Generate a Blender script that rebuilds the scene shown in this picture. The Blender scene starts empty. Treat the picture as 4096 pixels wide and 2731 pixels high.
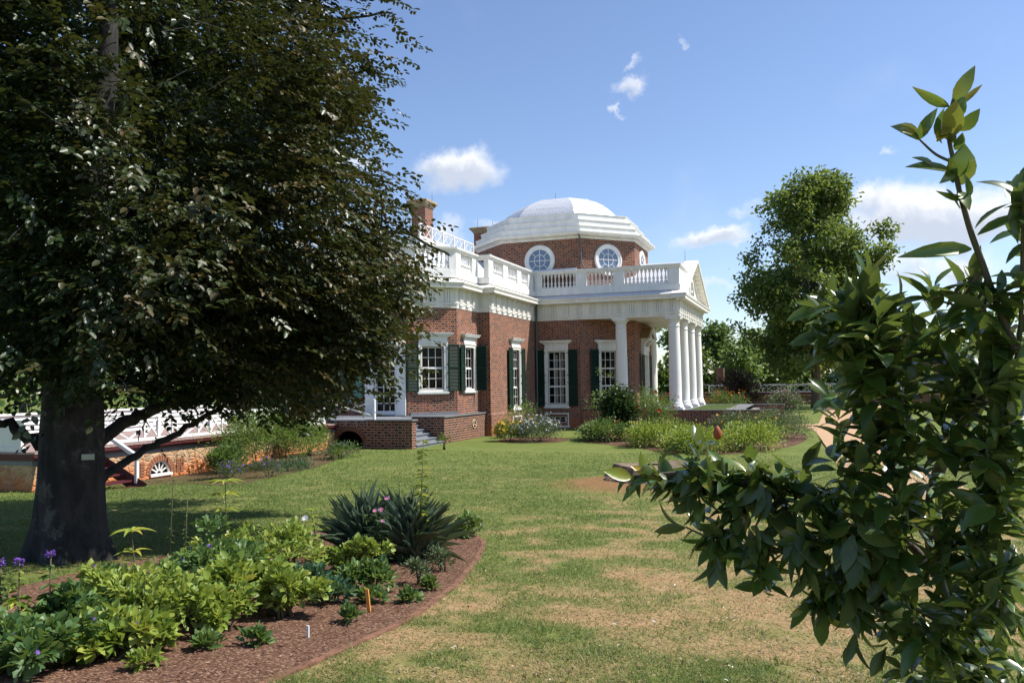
import bpy, math, random
import numpy as np
from mathutils import Vector, Matrix

# ------------------------------------------------------------------ camera, world, sun, exposure
scene = bpy.context.scene
COL = scene.collection
CAM = np.array((14.4806, -44.3333, 1.5642))
FW = Vector((-0.336522, 0.940362, 0.049717)); RT = Vector((0.941527, 0.336939, 0.0)); UP = Vector((0.016752, -0.04681, 0.998763))
ROLL = 0.0144
cx_ = RT * math.cos(ROLL) - UP * math.sin(ROLL)
cy_ = RT * math.sin(ROLL) + UP * math.cos(ROLL)
cam_data = bpy.data.cameras.new('camera'); cam = bpy.data.objects.new('camera', cam_data); COL.objects.link(cam)
cam.matrix_world = Matrix(((cx_[0], cy_[0], -FW[0], CAM[0]), (cx_[1], cy_[1], -FW[1], CAM[1]), (cx_[2], cy_[2], -FW[2], CAM[2]), (0, 0, 0, 1)))
cam_data.sensor_width = 36.0; cam_data.lens = 29.0; cam_data.clip_start = 0.1; cam_data.clip_end = 3000
scene.camera = cam

SUN_EL, SUN_AZ = math.radians(53), math.radians(22)      # azimuth from +x (west) towards +y (north)
sd = Vector((math.cos(SUN_EL) * math.cos(SUN_AZ), math.cos(SUN_EL) * math.sin(SUN_AZ), math.sin(SUN_EL)))
ld = bpy.data.lights.new('sun', 'SUN'); ld.energy = 5.0; ld.angle = math.radians(0.55); ld.color = (1.0, 0.95, 0.87)
sun = bpy.data.objects.new('sun', ld); COL.objects.link(sun)
sun.rotation_euler = (-sd).to_track_quat('-Z', 'Y').to_euler()
scene.view_settings.view_transform = 'Standard'; scene.view_settings.look = 'None'
scene.view_settings.exposure = 0.62; scene.view_settings.gamma = 1.0; scene.view_settings.use_curve_mapping = False
scene.cycles.max_bounces = 8; scene.cycles.transparent_max_bounces = 8
scene.cycles.diffuse_bounces = 3; scene.cycles.glossy_bounces = 3; scene.cycles.transmission_bounces = 4
scene.cycles.use_denoising = True

SKY_TINT = (0.97,0.955,1.02,1)
MAG=[(14.663,-41.52,1.875,0.15,-0.16,0.99,1.0,9),(14.602,-41.537,1.794,-0.26,-0.3,0.93,0.95,9),(14.684,-41.612,1.757,0.23,-0.13,0.98,1.0,10),(14.547,-41.452,1.818,-0.76,-0.46,0.49,0.9,8),(14.758,-41.482,1.805,0.54,-0.01,0.86,1.0,9),(14.856,-41.45,1.858,-0.01,-0.22,0.99,1.0,9),(14.96,-41.519,1.858,0.23,-0.13,0.98,1.0,6),(15.03,-41.599,1.833,0.54,-0.01,0.86,1.0,6),(15.081,-41.617,2.118,-0.26,-0.3,0.93,0.9,6),(15.081,-41.588,1.971,-0.76,-0.46,0.49,0.9,5),(15.071,-41.564,1.847,-0.54,-0.39,0.76,0.9,6),(14.553,-41.338,1.709,-0.85,-0.48,0.25,0.95,9),(14.622,-41.415,1.631,-0.41,-0.35,0.86,1.0,10),(14.73,-41.378,1.658,0.07,-0.19,0.99,1.0,10),(14.825,-41.452,1.694,-0.1,-0.25,0.98,1.0,10),(14.928,-41.414,1.679,0.23,-0.13,0.98,1.0,10),(15.024,-41.488,1.699,0.39,-0.07,0.93,1.0,10),(15.064,-41.573,1.579,0.87,0.13,0.49,1.0,9),(14.659,-41.291,1.545,-0.84,-0.44,-0.35,1.0,9),(14.782,-41.459,1.544,-0.1,-0.25,0.98,1.0,10),(14.924,-41.408,1.528,0.54,-0.01,0.86,1.0,10),(15.017,-41.479,1.488,0.23,-0.13,0.98,1.0,10),(14.575,-41.208,1.423,-0.1,-0.25,0.98,1.0,9),(14.55,-41.211,1.301,-0.26,-0.3,0.93,1.0,9),(14.674,-41.275,1.353,0.23,-0.13,0.98,1.0,10),(14.756,-41.243,1.307,-0.01,-0.22,0.99,1.0,10),(14.842,-41.322,1.358,0.23,-0.13,0.98,1.0,10),(14.93,-41.395,1.323,-0.1,-0.25,0.98,1.0,10),(15.037,-41.463,1.33,0.39,-0.07,0.93,1.0,10),(14.079,-41.168,1.323,0.1,-0.18,0.99,1.0,9),(14.06,-41.169,1.209,-0.41,-0.35,0.86,1.0,11),(13.903,-41.118,1.208,-0.76,-0.46,0.49,1.0,8),(13.786,-41.052,1.181,-0.85,-0.48,0.25,0.9,5),(13.974,-41.091,1.165,-0.87,-0.48,0.17,1.0,10),(14.168,-41.131,1.224,-0.1,-0.25,0.98,1.0,10),(14.269,-41.096,1.255,-0.01,-0.22,0.99,1.0,10),(14.371,-41.164,1.216,0.07,-0.19,0.99,1.0,10),(14.461,-41.132,1.23,0.23,-0.13,0.98,1.0,10),(14.057,-41.165,1.119,-0.05,-0.12,-1.0,1.0,12),(14.211,-41.109,1.108,-0.43,-0.27,-0.87,1.0,10),(14.323,-41.175,1.106,0.2,-0.04,-0.99,1.0,10),(14.459,-41.235,1.134,-0.84,-0.44,-0.35,1.0,10),(14.604,-41.184,1.163,-0.41,-0.35,0.86,1.0,10),(14.752,-41.238,1.174,-0.1,-0.25,0.98,1.0,11),(14.876,-41.3,1.172,0.23,-0.13,0.98,1.0,10),(14.99,-41.365,1.171,-0.1,-0.25,0.98,1.0,11),(15.057,-41.446,1.145,0.78,0.09,0.63,1.0,10),(13.969,-41.084,1.005,-0.89,-0.48,0.03,0.9,5),(14.099,-41.142,0.963,-0.84,-0.44,-0.35,0.9,6),(14.135,-41.124,0.881,-0.21,-0.18,-0.97,1.0,10),(14.288,-41.178,0.932,-0.01,-0.22,0.99,1.0,10),(14.302,-41.171,0.885,0.03,-0.09,-1.01,1.0,10),(14.426,-41.239,0.997,-0.76,-0.46,0.49,1.0,10),(14.451,-41.224,0.89,0.2,-0.04,-0.99,1.0,9),(14.585,-41.183,1.01,-0.84,-0.44,-0.35,1.0,11),(14.605,-41.277,0.911,0.03,-0.09,-1.01,1.0,11),(14.733,-41.235,0.997,-0.41,-0.35,0.86,1.0,11),(14.743,-41.225,0.879,0.2,-0.04,-0.99,1.0,10),(14.859,-41.299,1.03,0.23,-0.13,0.98,1.0,11),(14.882,-41.284,0.901,0.03,-0.09,-1.01,1.0,10),(14.973,-41.364,1.034,0.07,-0.19,0.99,1.0,11),(15.039,-41.444,0.987,0.54,-0.01,0.86,1.0,11),(15.019,-41.337,0.841,0.03,-0.09,-1.01,1.0,10),(14.446,-41.112,0.74,-0.73,-0.39,-0.58,0.9,8),(14.505,-41.089,0.708,-0.05,-0.12,-1.0,0.95,9),(14.606,-41.162,0.75,0.2,-0.04,-0.99,1.0,9),(14.719,-41.118,0.702,-0.13,-0.15,-0.99,1.0,8),(14.769,-41.213,0.82,-0.41,-0.35,0.86,1.0,9),(15.059,-41.428,0.816,0.51,0.07,-0.87,1.0,10),(14.971,-41.244,0.758,0.73,0.06,0.7,1.0,9),(14.767,-40.984,0.498,-0.87,-0.48,0.17,0.9,7),(14.871,-40.946,0.481,-0.66,-0.43,0.63,0.9,8),(14.947,-41.031,0.592,-0.84,-0.44,-0.35,0.9,8),(15.034,-41.214,0.629,0.07,-0.19,0.99,1.0,9),(15.077,-41.304,0.607,-0.1,-0.25,0.98,1.0,9),(14.821,-41.187,0.686,-0.76,-0.46,0.49,1.0,9),(14.891,-41.273,0.773,-0.84,-0.44,-0.35,1.0,9),(14.961,-41.417,0.937,0.07,-0.19,0.99,1.0,9),(14.802,-41.107,1.037,-0.43,-0.27,-0.87,1.0,9),(14.677,-41.1,1.077,0.54,-0.01,0.86,1.0,9),(14.531,-41.153,1.095,-0.1,-0.25,0.98,1.0,9),(14.381,-41.151,1.042,0.03,-0.09,-1.01,1.0,9),(14.227,-41.152,1.019,-0.13,-0.15,-0.99,1.0,9),(15.029,-41.328,0.732,0.54,-0.01,0.86,1.0,9),(14.927,-41.141,0.522,-0.41,-0.35,0.86,1.0,9),(14.709,-41.008,0.562,-0.43,-0.27,-0.87,0.9,7),(14.986,-41.43,1.367,-0.1,-0.25,0.98,1.0,9),(14.877,-41.366,1.431,-0.1,-0.25,0.98,1.0,9),(14.742,-41.309,1.442,0.23,-0.13,0.98,1.0,9),(15.065,-41.459,1.435,0.54,-0.01,0.86,1.0,9),(15.047,-41.455,1.251,0.07,-0.19,0.99,1.0,9),(14.519,-41.297,1.727,-0.87,-0.48,0.17,0.95,9),(14.579,-41.326,1.664,-0.66,-0.43,0.63,1.0,9),(14.493,-41.364,1.813,-0.76,-0.46,0.49,0.85,6),(14.662,-41.354,1.748,-0.26,-0.3,0.93,1.0,9),(14.787,-41.363,1.771,0.07,-0.19,0.99,1.0,9),(14.529,-41.176,1.515,-0.76,-0.46,0.49,0.9,7),(14.606,-41.047,0.595,-0.13,-0.15,-0.99,0.9,7),(14.668,-41.089,0.797,-0.29,-0.21,-0.95,1.0,9),(14.523,-41.088,0.818,-0.57,-0.32,-0.77,1.0,9),(14.876,-41.058,0.623,-0.89,-0.48,-0.01,1.0,9),(14.997,-41.116,0.536,0.07,-0.19,0.99,1.0,9),(15.02,-41.483,1.581,-0.1,-0.25,0.98,1.0,9),(15.066,-41.566,1.465,0.54,-0.01,0.86,1.0,9),(15.063,-41.561,1.339,0.39,-0.07,0.93,1.0,9),(14.9,-41.421,1.611,-0.41,-0.35,0.86,1.0,9),(14.778,-41.351,1.472,-0.1,-0.25,0.98,1.0,9)]
SHOOT= [[15.06,-41.525,1.657],[15.015,-41.548,1.774],[14.976,-41.568,1.904],[14.951,-41.582,1.982],[14.932,-41.592,2.059],[14.916,-41.602,2.137],[14.906,-41.609,2.202],[14.894,-41.618,2.293],[14.905,-41.618,2.357],[14.918,-41.616,2.402]]
SHOOTLEAVES= [([14.899,-41.62,2.364],[14.794,-41.713,2.39],0.031,0),([14.912,-41.617,2.376],[14.963,-41.655,2.444],0.044,1),([14.923,-41.612,2.363],[14.997,-41.641,2.411],0.0181,2),([14.896,-41.616,2.269],[14.915,-41.668,2.356],0.0672,1),([14.877,-41.622,2.254],[14.854,-41.688,2.326],0.0465,0),([14.908,-41.611,2.254],[14.871,-41.68,2.297],0.0388,0),([14.813,-41.646,2.268],[14.724,-41.732,2.285],0.0336,0),([14.813,-41.646,2.268],[14.761,-41.721,2.328],0.0517,0),([14.813,-41.646,2.268],[14.816,-41.701,2.327],0.0362,0),([14.921,-41.609,2.292],[14.983,-41.642,2.324],0.0465,0),([14.926,-41.598,2.131],[14.926,-41.658,2.254],0.0802,0),([14.917,-41.603,2.163],[14.76,-41.713,2.172],0.044,0),([14.913,-41.606,2.189],[14.866,-41.673,2.126],0.0362,0),([14.923,-41.601,2.163],[14.957,-41.643,2.169],0.0233,1),([14.904,-41.607,2.137],[14.886,-41.669,2.195],0.0336,0),([14.92,-41.597,2.06],[14.865,-41.672,2.113],0.0465,0),([14.933,-41.594,2.092],[14.859,-41.673,2.088],0.0207,0),([14.939,-41.591,2.085],[14.946,-41.645,2.144],0.0336,0),([14.949,-41.58,1.94],[14.756,-41.702,1.933],0.0465,0),([14.851,-41.628,2.177],[14.802,-41.699,2.197],0.0259,0),([14.967,-41.576,1.981],[15.084,-41.59,2.034],0.0388,0),([14.961,-41.579,2.001],[15.025,-41.613,2.073],0.0336,0),([14.897,-41.618,2.305],[14.851,-41.684,2.228],0.0388,2),([14.907,-41.616,2.331],[14.933,-41.662,2.366],0.0465,0),([14.916,-41.601,2.111],[14.941,-41.642,2.062],0.0388,0),([14.913,-41.608,2.234],[14.93,-41.658,2.277],0.031,0)]
SIDE= [[14.912,-41.607,2.195],[14.858,-41.628,2.222],[14.813,-41.646,2.268]]
STEM1= [[15.01,-40.892,0.399],[14.973,-40.918,0.637],[14.937,-40.938,0.78],[14.885,-40.966,0.955],[14.893,-41.083,1.204],[14.978,-41.277,1.441],[15.06,-41.525,1.657]]
STEM2= [[14.937,-40.938,0.78],[14.816,-40.937,0.946],[14.608,-41.019,1.078],[14.382,-41.05,1.155],[14.193,-41.066,1.184],[14.069,-41.112,1.211],[13.819,-41.04,1.18]]
STEM3= [[14.885,-40.966,0.955],[14.764,-41.131,1.237],[14.733,-41.259,1.44],[14.69,-41.392,1.659],[14.669,-41.517,1.861]]
STEM4= [[14.973,-40.918,0.637],[14.745,-41.005,0.751],[14.521,-41.085,0.731]]
STEM5= [[14.816,-40.937,0.946],[14.528,-41.095,0.976],[14.285,-41.126,0.914],[14.128,-41.129,0.922]]
STEM6= [[14.937,-40.938,0.78],[15.027,-41.134,1.067],[15.048,-41.355,1.376],[15.072,-41.52,1.644],[15.08,-41.587,1.946],[15.078,-41.638,2.101]]
CONES= [[14.159,-41.194,1.366],[14.599,-41.177,0.998],[14.502,-41.231,1.363],[14.98,-41.518,1.983]]
CLOUDS=[(-0.3859,0.8867,0.2548,0.0541,0.0283,1.15) ,(-0.4116,0.8751,0.2547,0.0257,0.0093,0.8) ,(-0.4009,0.8993,0.1749,0.0287,0.0313,0.9) ,(-0.3538,0.9155,0.1915,0.0261,0.0115,0.6) ,(0.1214,0.9778,0.1706,0.0772,0.0375,1.25) ,(0.1738,0.9708,0.1651,0.0683,0.0387,1.2) ,(0.0749,0.9791,0.1891,0.0287,0.0263,0.9) ,(0.1036,0.9878,0.1164,0.0427,0.0237,0.9) ,(0.1633,0.9797,0.1165,0.046,0.023,0.9) ,(-0.0986,0.9814,0.1646,0.0458,0.0142,0.95) ,(-0.061,0.9795,0.1919,0.0301,0.0151,0.6) ,(-0.0745,0.9848,0.1572,0.0253,0.0101,0.6) ,(-0.096,0.9897,0.1065,0.0307,0.0092,0.6) ,(-0.1806,0.9229,0.3401,0.0274,0.013,0.8) ,(-0.1997,0.9268,0.318,0.0121,0.0055,0.7) ,(-0.1777,0.9159,0.36,0.0109,0.0064,0.6) ,(0.0887,0.9654,0.2454,0.0122,0.0085,0.6) ,(-0.1192,0.92,0.3733,0.0068,0.0059,0.5) ,(-0.4946,0.769,0.405,0.0336,0.024,0.8) ,(-0.4829,0.8368,0.2578,0.0279,0.0152,0.8) ,(-0.1628,0.9852,0.0537,0.0156,0.0208,0.7) ,(-0.1028,0.9933,0.0521,0.0615,0.0128,0.5) ,(-0.5904,0.7942,0.1439,0.0402,0.0302,0.7) ,(-0.031,0.9197,0.3914,0.0094,0.0057,0.35),]

BEECH=[
(7.77,-31.62,8.1,0.54),(8.16,-31.37,8.15,0.25),(8.02,-31.44,7.78,0.27),(7.5,-31.73,7.16,0.53),(7.83,-31.51,7.09,0.2),(7.22,-31.86,6.3,0.61),(7.24,-31.81,5.62,0.49),(7.57,-31.57,5.32,0.28),(7.04,-31.89,4.93,0.57),(7.56,-31.52,4.34,0.35),(8.18,-31.46,3.96,0.29),(8.56,-31.2,3.76,0.15),(5.87,-37.16,1.74,0.28),(5.7,-37.46,1.59,0.3),(6.48,-37.28,2.02,0.3),(6.38,-37.7,2.2,0.38),(6.65,-37.21,2.52,0.35),(7.71,-31.37,3.5,0.4),(7.36,-31.56,2.92,0.57),(8.01,-31.51,3.01,0.26),(7.99,-31.48,2.42,0.21),(7.28,-31.58,2.35,0.5),(6.95,-31.76,1.82,0.53),(7.56,-31.71,1.55,0.25),(6.68,-31.91,1.41,0.38),(6.24,-32.3,1.46,0.48),(5.85,-33.17,1.58,0.46),(5.55,-33.94,1.59,0.37),(5.46,-34.74,1.63,0.35),(5.16,-35.25,1.64,0.28),(6.5,-32.4,7.44,1.12),(6.5,-31.73,6.51,1.01),(6.15,-31.88,5.32,1.16),(6.69,-32.04,3.71,1.13),(6.17,-32.56,2.56,1.03),(6.16,-34.21,6.45,1.13),(5.61,-32.99,5.49,1.24),(5.8,-33.55,3.91,1.18),(6.04,-34.04,2.48,0.99),(5.97,-35.34,6.38,0.92),(4.68,-34.41,5.42,0.95),(5.16,-34.45,4.28,1.06),(5.51,-34.98,2.88,0.94),(5.47,-34.76,2.14,0.7),(5.46,-36.31,6.08,0.91),(5.28,-36.47,4.9,0.84),(5.31,-36.34,3.9,0.85),(6.29,-37.01,2.81,0.67),(6.11,-37.25,2.14,0.5),(6.0,-37.51,2.82,0.54),(5.31,-37.42,4.1,1.03),(5.3,-37.55,5.36,1.02),(4.78,-36.98,2.19,0.65),(6.19,-33.19,8.8,1.44),(5.31,-35.08,8.21,1.41),(5.08,-36.96,7.28,1.21),(7.47,-31.86,8.9,0.84),(4.25,-30.58,6.71,1.67),(3.69,-32.36,3.85,1.42),(5.22,-30.5,3.15,1.03),(3.85,-31.4,8.24,1.7),(2.55,-32.25,6.43,1.65),(3.06,-34.53,3.6,1.39),(2.53,-35.27,5.57,1.48),]
BTRUNK=[(6.12,-36.73,-0.7),(6.05,-36.67,-0.26),(6.09,-36.7,0.48),(6.12,-36.72,1.0),(6.16,-36.73,1.63),(6.22,-36.76,2.57),(6.31,-36.8,3.88),(6.54,-36.77,4.93),(6.72,-36.76,5.92)]
L1=[(5.7,-36.12,0.74),(5.52,-35.51,1.01),(5.46,-34.91,1.19),(5.55,-33.93,1.49),(5.85,-33.18,1.83),(6.35,-32.19,2.35),(7.36,-31.56,2.96)]
L2=[(5.67,-36.05,0.28),(5.46,-35.15,0.59),(5.41,-34.25,0.84),(5.61,-33.71,1.14),(5.84,-33.16,1.4),(6.14,-32.52,1.61),(6.7,-31.92,1.82)]
L3=[(5.71,-36.71,0.84),(5.45,-36.91,1.09),(5.31,-37.15,1.2),(5.05,-37.49,1.4)]
L4=[(5.79,-36.31,3.19),(5.57,-35.3,4.08),(5.65,-34.08,4.99),(6.27,-32.7,5.86),(7.39,-31.74,6.16)]
L5=[(5.79,-36.39,2.18),(5.51,-35.06,2.75),(5.73,-33.66,3.27),(6.51,-32.17,3.85),(7.65,-31.45,4.26),(8.52,-30.88,3.83)]
L6=[(5.76,-35.95,4.99),(5.62,-35.37,5.67),(5.78,-33.95,6.81),(6.51,-32.41,7.74),(7.77,-31.62,8.1)]
L7=[(5.76,-36.71,1.8),(5.54,-36.9,2.59),(5.37,-37.24,3.3)]
L8=[(5.81,-36.27,4.33),(5.8,-36.73,5.04),(5.64,-37.03,5.67)]
L9=[(5.78,-36.23,3.43),(5.61,-35.42,4.97),(5.61,-35.27,5.58),(5.62,-35.14,6.77)]
L10=[(5.74,-36.24,1.52),(5.63,-35.97,2.09),(5.62,-35.88,2.68),(5.65,-35.9,3.49),(5.64,-35.76,4.46)]
PLATE= [[6.578,-37.019,0.811],[6.72,-36.969,0.814],[6.577,-37.018,0.776]]


class NT:
    """tiny node builder"""
    def __init__(s, tree): s.t = tree
    def n(s, kind, **kw):
        o = s.t.nodes.new(kind)
        for k, v in kw.items(): setattr(o, k, v)
        return o
    def lk(s, a, b): s.t.links.new(a, b)
    def put(s, sock, v):
        if isinstance(v, bpy.types.NodeSocket): s.lk(v, sock)
        elif v is not None: sock.default_value = v
    def m(s, op, a, b=None, c=None, clamp=False):
        o = s.n('ShaderNodeMath', operation=op, use_clamp=clamp)
        for i, v in enumerate((a, b, c)): s.put(o.inputs[i], v)
        return o.outputs[0]
    def vm(s, op, a, b=None):
        o = s.n('ShaderNodeVectorMath', operation=op)
        s.put(o.inputs[0], a); s.put(o.inputs[1], b)
        return o.outputs['Value'] if op in ('DOT_PRODUCT', 'LENGTH') else o.outputs[0]
    def mix(s, f, a, b, mode='MIX'):
        o = s.n('ShaderNodeMix', data_type='RGBA', blend_type=mode)
        s.put(o.inputs[0], f); s.put(o.inputs[6], a); s.put(o.inputs[7], b)
        return o.outputs[2]
    def ramp(s, f, stops, interp='LINEAR'):
        o = s.n('ShaderNodeValToRGB'); cr = o.color_ramp; cr.interpolation = interp
        while len(cr.elements) < len(stops): cr.elements.new(0.5)
        for e, (p, c) in zip(cr.elements, stops): e.position = p; e.color = (*c, 1)
        s.put(o.inputs[0], f); return o.outputs[0]
    def noise(s, vec, scale, detail=4, rough=.55, dim='3D'):
        o = s.n('ShaderNodeTexNoise', noise_dimensions=dim); s.put(o.inputs['Vector'], vec)
        o.inputs['Scale'].default_value = scale; o.inputs['Detail'].default_value = detail; o.inputs['Roughness'].default_value = rough
        return o.outputs[0]
    def sstep(s, x, a, b):
        o = s.n('ShaderNodeMapRange', interpolation_type='SMOOTHSTEP'); s.put(o.inputs[0], x)
        o.inputs[1].default_value = a; o.inputs[2].default_value = b; return o.outputs[0]

# ---- sky: Nishita with a few real cloud banks at fixed compass directions
world = bpy.data.worlds.new('World'); scene.world = world; world.use_nodes = True
wt = world.node_tree; wt.nodes.clear(); W = NT(wt)
sky = W.n('ShaderNodeTexSky', sky_type='NISHITA', sun_disc=False, sun_elevation=SUN_EL, sun_rotation=math.pi / 2 - SUN_AZ,
          altitude=260, air_density=1.0, dust_density=0.45, ozone_density=2.5)
tc = W.n('ShaderNodeTexCoord'); dirv = W.vm('NORMALIZE', tc.outputs['Generated'])
warp = W.n('ShaderNodeTexNoise'); warp.inputs['Scale'].default_value = 13; warp.inputs['Detail'].default_value = 9; warp.inputs['Roughness'].default_value = .62
wt.links.new(dirv, warp.inputs['Vector'])
wv = W.vm('MULTIPLY', W.vm('SUBTRACT', warp.outputs['Color'], (0.5, 0.5, 0.5)), (0.085, 0.085, 0.085))
dwp = W.vm('ADD', dirv, wv)
mask = None; low = None
for dx, dy, dz, a, b, amp in CLOUDS:
    c = Vector((dx, dy, dz)); r = c.cross(Vector((0, 0, 1))).normalized(); u = r.cross(c)
    X = W.m('DIVIDE', W.vm('DOT_PRODUCT', dwp, tuple(r)), a); Yr = W.m('SUBTRACT', W.vm('DOT_PRODUCT', dwp, tuple(u)), 0.0)
    Yv = W.m('DIVIDE', Yr, b)
    d2 = W.m('SQRT', W.m('ADD', W.m('MULTIPLY', X, X), W.m('MULTIPLY', Yv, Yv)))
    v = W.m('MULTIPLY', W.m('SUBTRACT', 1.35, d2, clamp=True), amp)
    front = W.m('GREATER_THAN', W.vm('DOT_PRODUCT', dirv, tuple(c)), 0.5)
    v = W.m('MULTIPLY', v, front)
    lw = W.m('MULTIPLY', v, W.m('MULTIPLY_ADD', Yv, -0.5, 0.45, clamp=True))
    mask = v if mask is None else W.m('MAXIMUM', mask, v)
    low = lw if low is None else W.m('MAXIMUM', low, lw)
cn = W.noise(dirv, 34, 9, .66); cn2 = W.noise(dirv, 9, 5, .5)
dens = W.m('MULTIPLY', mask, W.m('ADD', W.m('MULTIPLY', cn, 0.9), W.m('MULTIPLY', cn2, 0.75)))
dens = W.sstep(dens, 0.22, 0.95)
wisp = W.m('MULTIPLY', W.sstep(cn2, .55, .8), 0.10)
shade = W.m('MULTIPLY', W.sstep(low, .16, .62), 0.85)
ccol = W.mix(shade, (6.1, 6.15, 6.3, 1), (3.3, 3.75, 4.6, 1))
skyc = W.mix(1.0, sky.outputs[0], SKY_TINT, 'MULTIPLY')
col = W.mix(W.m('MAXIMUM', W.m('MULTIPLY', dens, .96), wisp), skyc, ccol)
bg = W.n('ShaderNodeBackground'); bg.inputs[1].default_value = 0.115; wt.links.new(col, bg.inputs[0])
wo = W.n('ShaderNodeOutputWorld'); wt.links.new(bg.outputs[0], wo.inputs[0])

# ------------------------------------------------------------------ materials
def new_mat(name):
    m = bpy.data.materials.new(name); m.use_nodes = True; t = m.node_tree; t.nodes.clear(); k = NT(t)
    out = k.n('ShaderNodeOutputMaterial'); p = k.n('ShaderNodeBsdfPrincipled'); t.links.new(p.outputs[0], out.inputs[0])
    k.p = p; k.out = out; return m, k

def mat_paint(name, col, rough=.5, var=.06, scale=3.0, spec=.4, bump=0):
    m, k = new_mat(name); tcd = k.n('ShaderNodeTexCoord').outputs['Object']
    mpv = k.n('ShaderNodeMapping'); mpv.inputs['Scale'].default_value = (1, 1, .3); k.lk(tcd, mpv.inputs[0])
    nz = k.noise(mpv.outputs[0], scale, 7, .65); nf = k.noise(tcd, scale * 14, 3)
    f = k.m('ADD', k.m('MULTIPLY', nz, .7), k.m('MULTIPLY', nf, .3))
    c2 = tuple(v * (1 - var * 2.2) for v in col)
    k.lk(k.mix(k.sstep(f, .35, .68), (*c2, 1), (*col, 1)), k.p.inputs['Base Color'])
    k.p.inputs['Roughness'].default_value = rough; k.p.inputs['Specular IOR Level'].default_value = spec
    if bump:
        b = k.n('ShaderNodeBump'); b.inputs['Strength'].default_value = bump; b.inputs['Distance'].default_value = .02
        k.lk(nf, b.inputs['Height']); k.lk(b.outputs[0], k.p.inputs['Normal'])
    return m

def mat_brick(name, h=.105, P=.31, st=.205, mort=.017, stain=True, dark=1.0):
    m, k = new_mat(name); uv = k.n('ShaderNodeUVMap').outputs[0]
    sp = k.n('ShaderNodeSeparateXYZ'); k.lk(uv, sp.inputs[0]); u, v = sp.outputs[0], sp.outputs[1]
    wob = k.m('MULTIPLY', k.m('SUBTRACT', k.noise(uv, 2.2, 3), .5), .02); v = k.m('ADD', v, wob)
    r = k.m('DIVIDE', v, h); row = k.m('FLOOR', r); fy = k.m('MULTIPLY', k.m('FRACT', r), h)
    par = k.m('FLOORED_MODULO', row, 2.0)
    x = k.m('DIVIDE', k.m('ADD', u, k.m('MULTIPLY', par, P / 2 + .005)), P); cell = k.m('FLOOR', x); fx = k.m('MULTIPLY', k.m('FRACT', x), P)
    hd = k.m('GREATER_THAN', fx, st)
    lx = k.m('SUBTRACT', fx, k.m('MULTIPLY', hd, st))
    mo = k.m('MAXIMUM', k.m('LESS_THAN', fy, mort), k.m('LESS_THAN', lx, mort * .85))
    cid = k.n('ShaderNodeCombineXYZ'); k.lk(k.m('ADD', k.m('MULTIPLY', cell, 2), hd), cid.inputs[0]); k.lk(row, cid.inputs[1])
    wn = k.n('ShaderNodeTexWhiteNoise', noise_dimensions='2D'); k.lk(cid.outputs[0], wn.inputs['Vector'])
    bc = k.ramp(wn.outputs[0], [(0, (.05 * dark, .024 * dark, .02 * dark)), (.25, (.105 * dark, .034 * dark, .022 * dark)), (.6, (.19 * dark, .054 * dark, .028 * dark)), (1, (.265 * dark, .085 * dark, .042 * dark))])
    big = k.noise(uv, .8, 4); bc = k.mix(k.m('MULTIPLY', k.sstep(big, .35, .7), .45), bc, (.10 * dark, .045 * dark, .034 * dark, 1))
    pale = k.sstep(k.noise(k.vm('ADD', uv, (31, 7, 0)), .55, 6, .65), .58, .78); bc = k.mix(k.m('MULTIPLY', pale, .4), bc, (.27 * dark, .16 * dark, .12 * dark, 1))
    mc = k.mix(k.noise(uv, 5, 3), (.33, .25, .18, 1), (.54, .42, .32, 1))
    c = k.mix(k.m('MULTIPLY', mo, .95), bc, mc)
    if stain:                                            # splash of red clay above the lawn
        geo = k.n('ShaderNodeNewGeometry'); gz = k.n('ShaderNodeSeparateXYZ'); k.lk(geo.outputs['Position'], gz.inputs[0])
        edge = k.m('ADD', gz.outputs[2], k.m('MULTIPLY', k.m('SUBTRACT', k.noise(uv, 1.7, 5), .5), .9))
        s = k.m('MULTIPLY', k.m('SUBTRACT', 1.0, k.sstep(edge, -.95, -.05)), .62)
        c = k.mix(s, c, (.36, .115, .042, 1))
    k.lk(c, k.p.inputs['Base Color']); k.p.inputs['Roughness'].default_value = .88; k.p.inputs['Specular IOR Level'].default_value = .2
    b = k.n('ShaderNodeBump'); b.inputs['Strength'].default_value = .35; b.inputs['Distance'].default_value = .008
    k.lk(k.m('SUBTRACT', k.noise(uv, 30, 3), k.m('MULTIPLY', mo, .6)), b.inputs['Height']); k.lk(b.outputs[0], k.p.inputs['Normal'])
    return m

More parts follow.
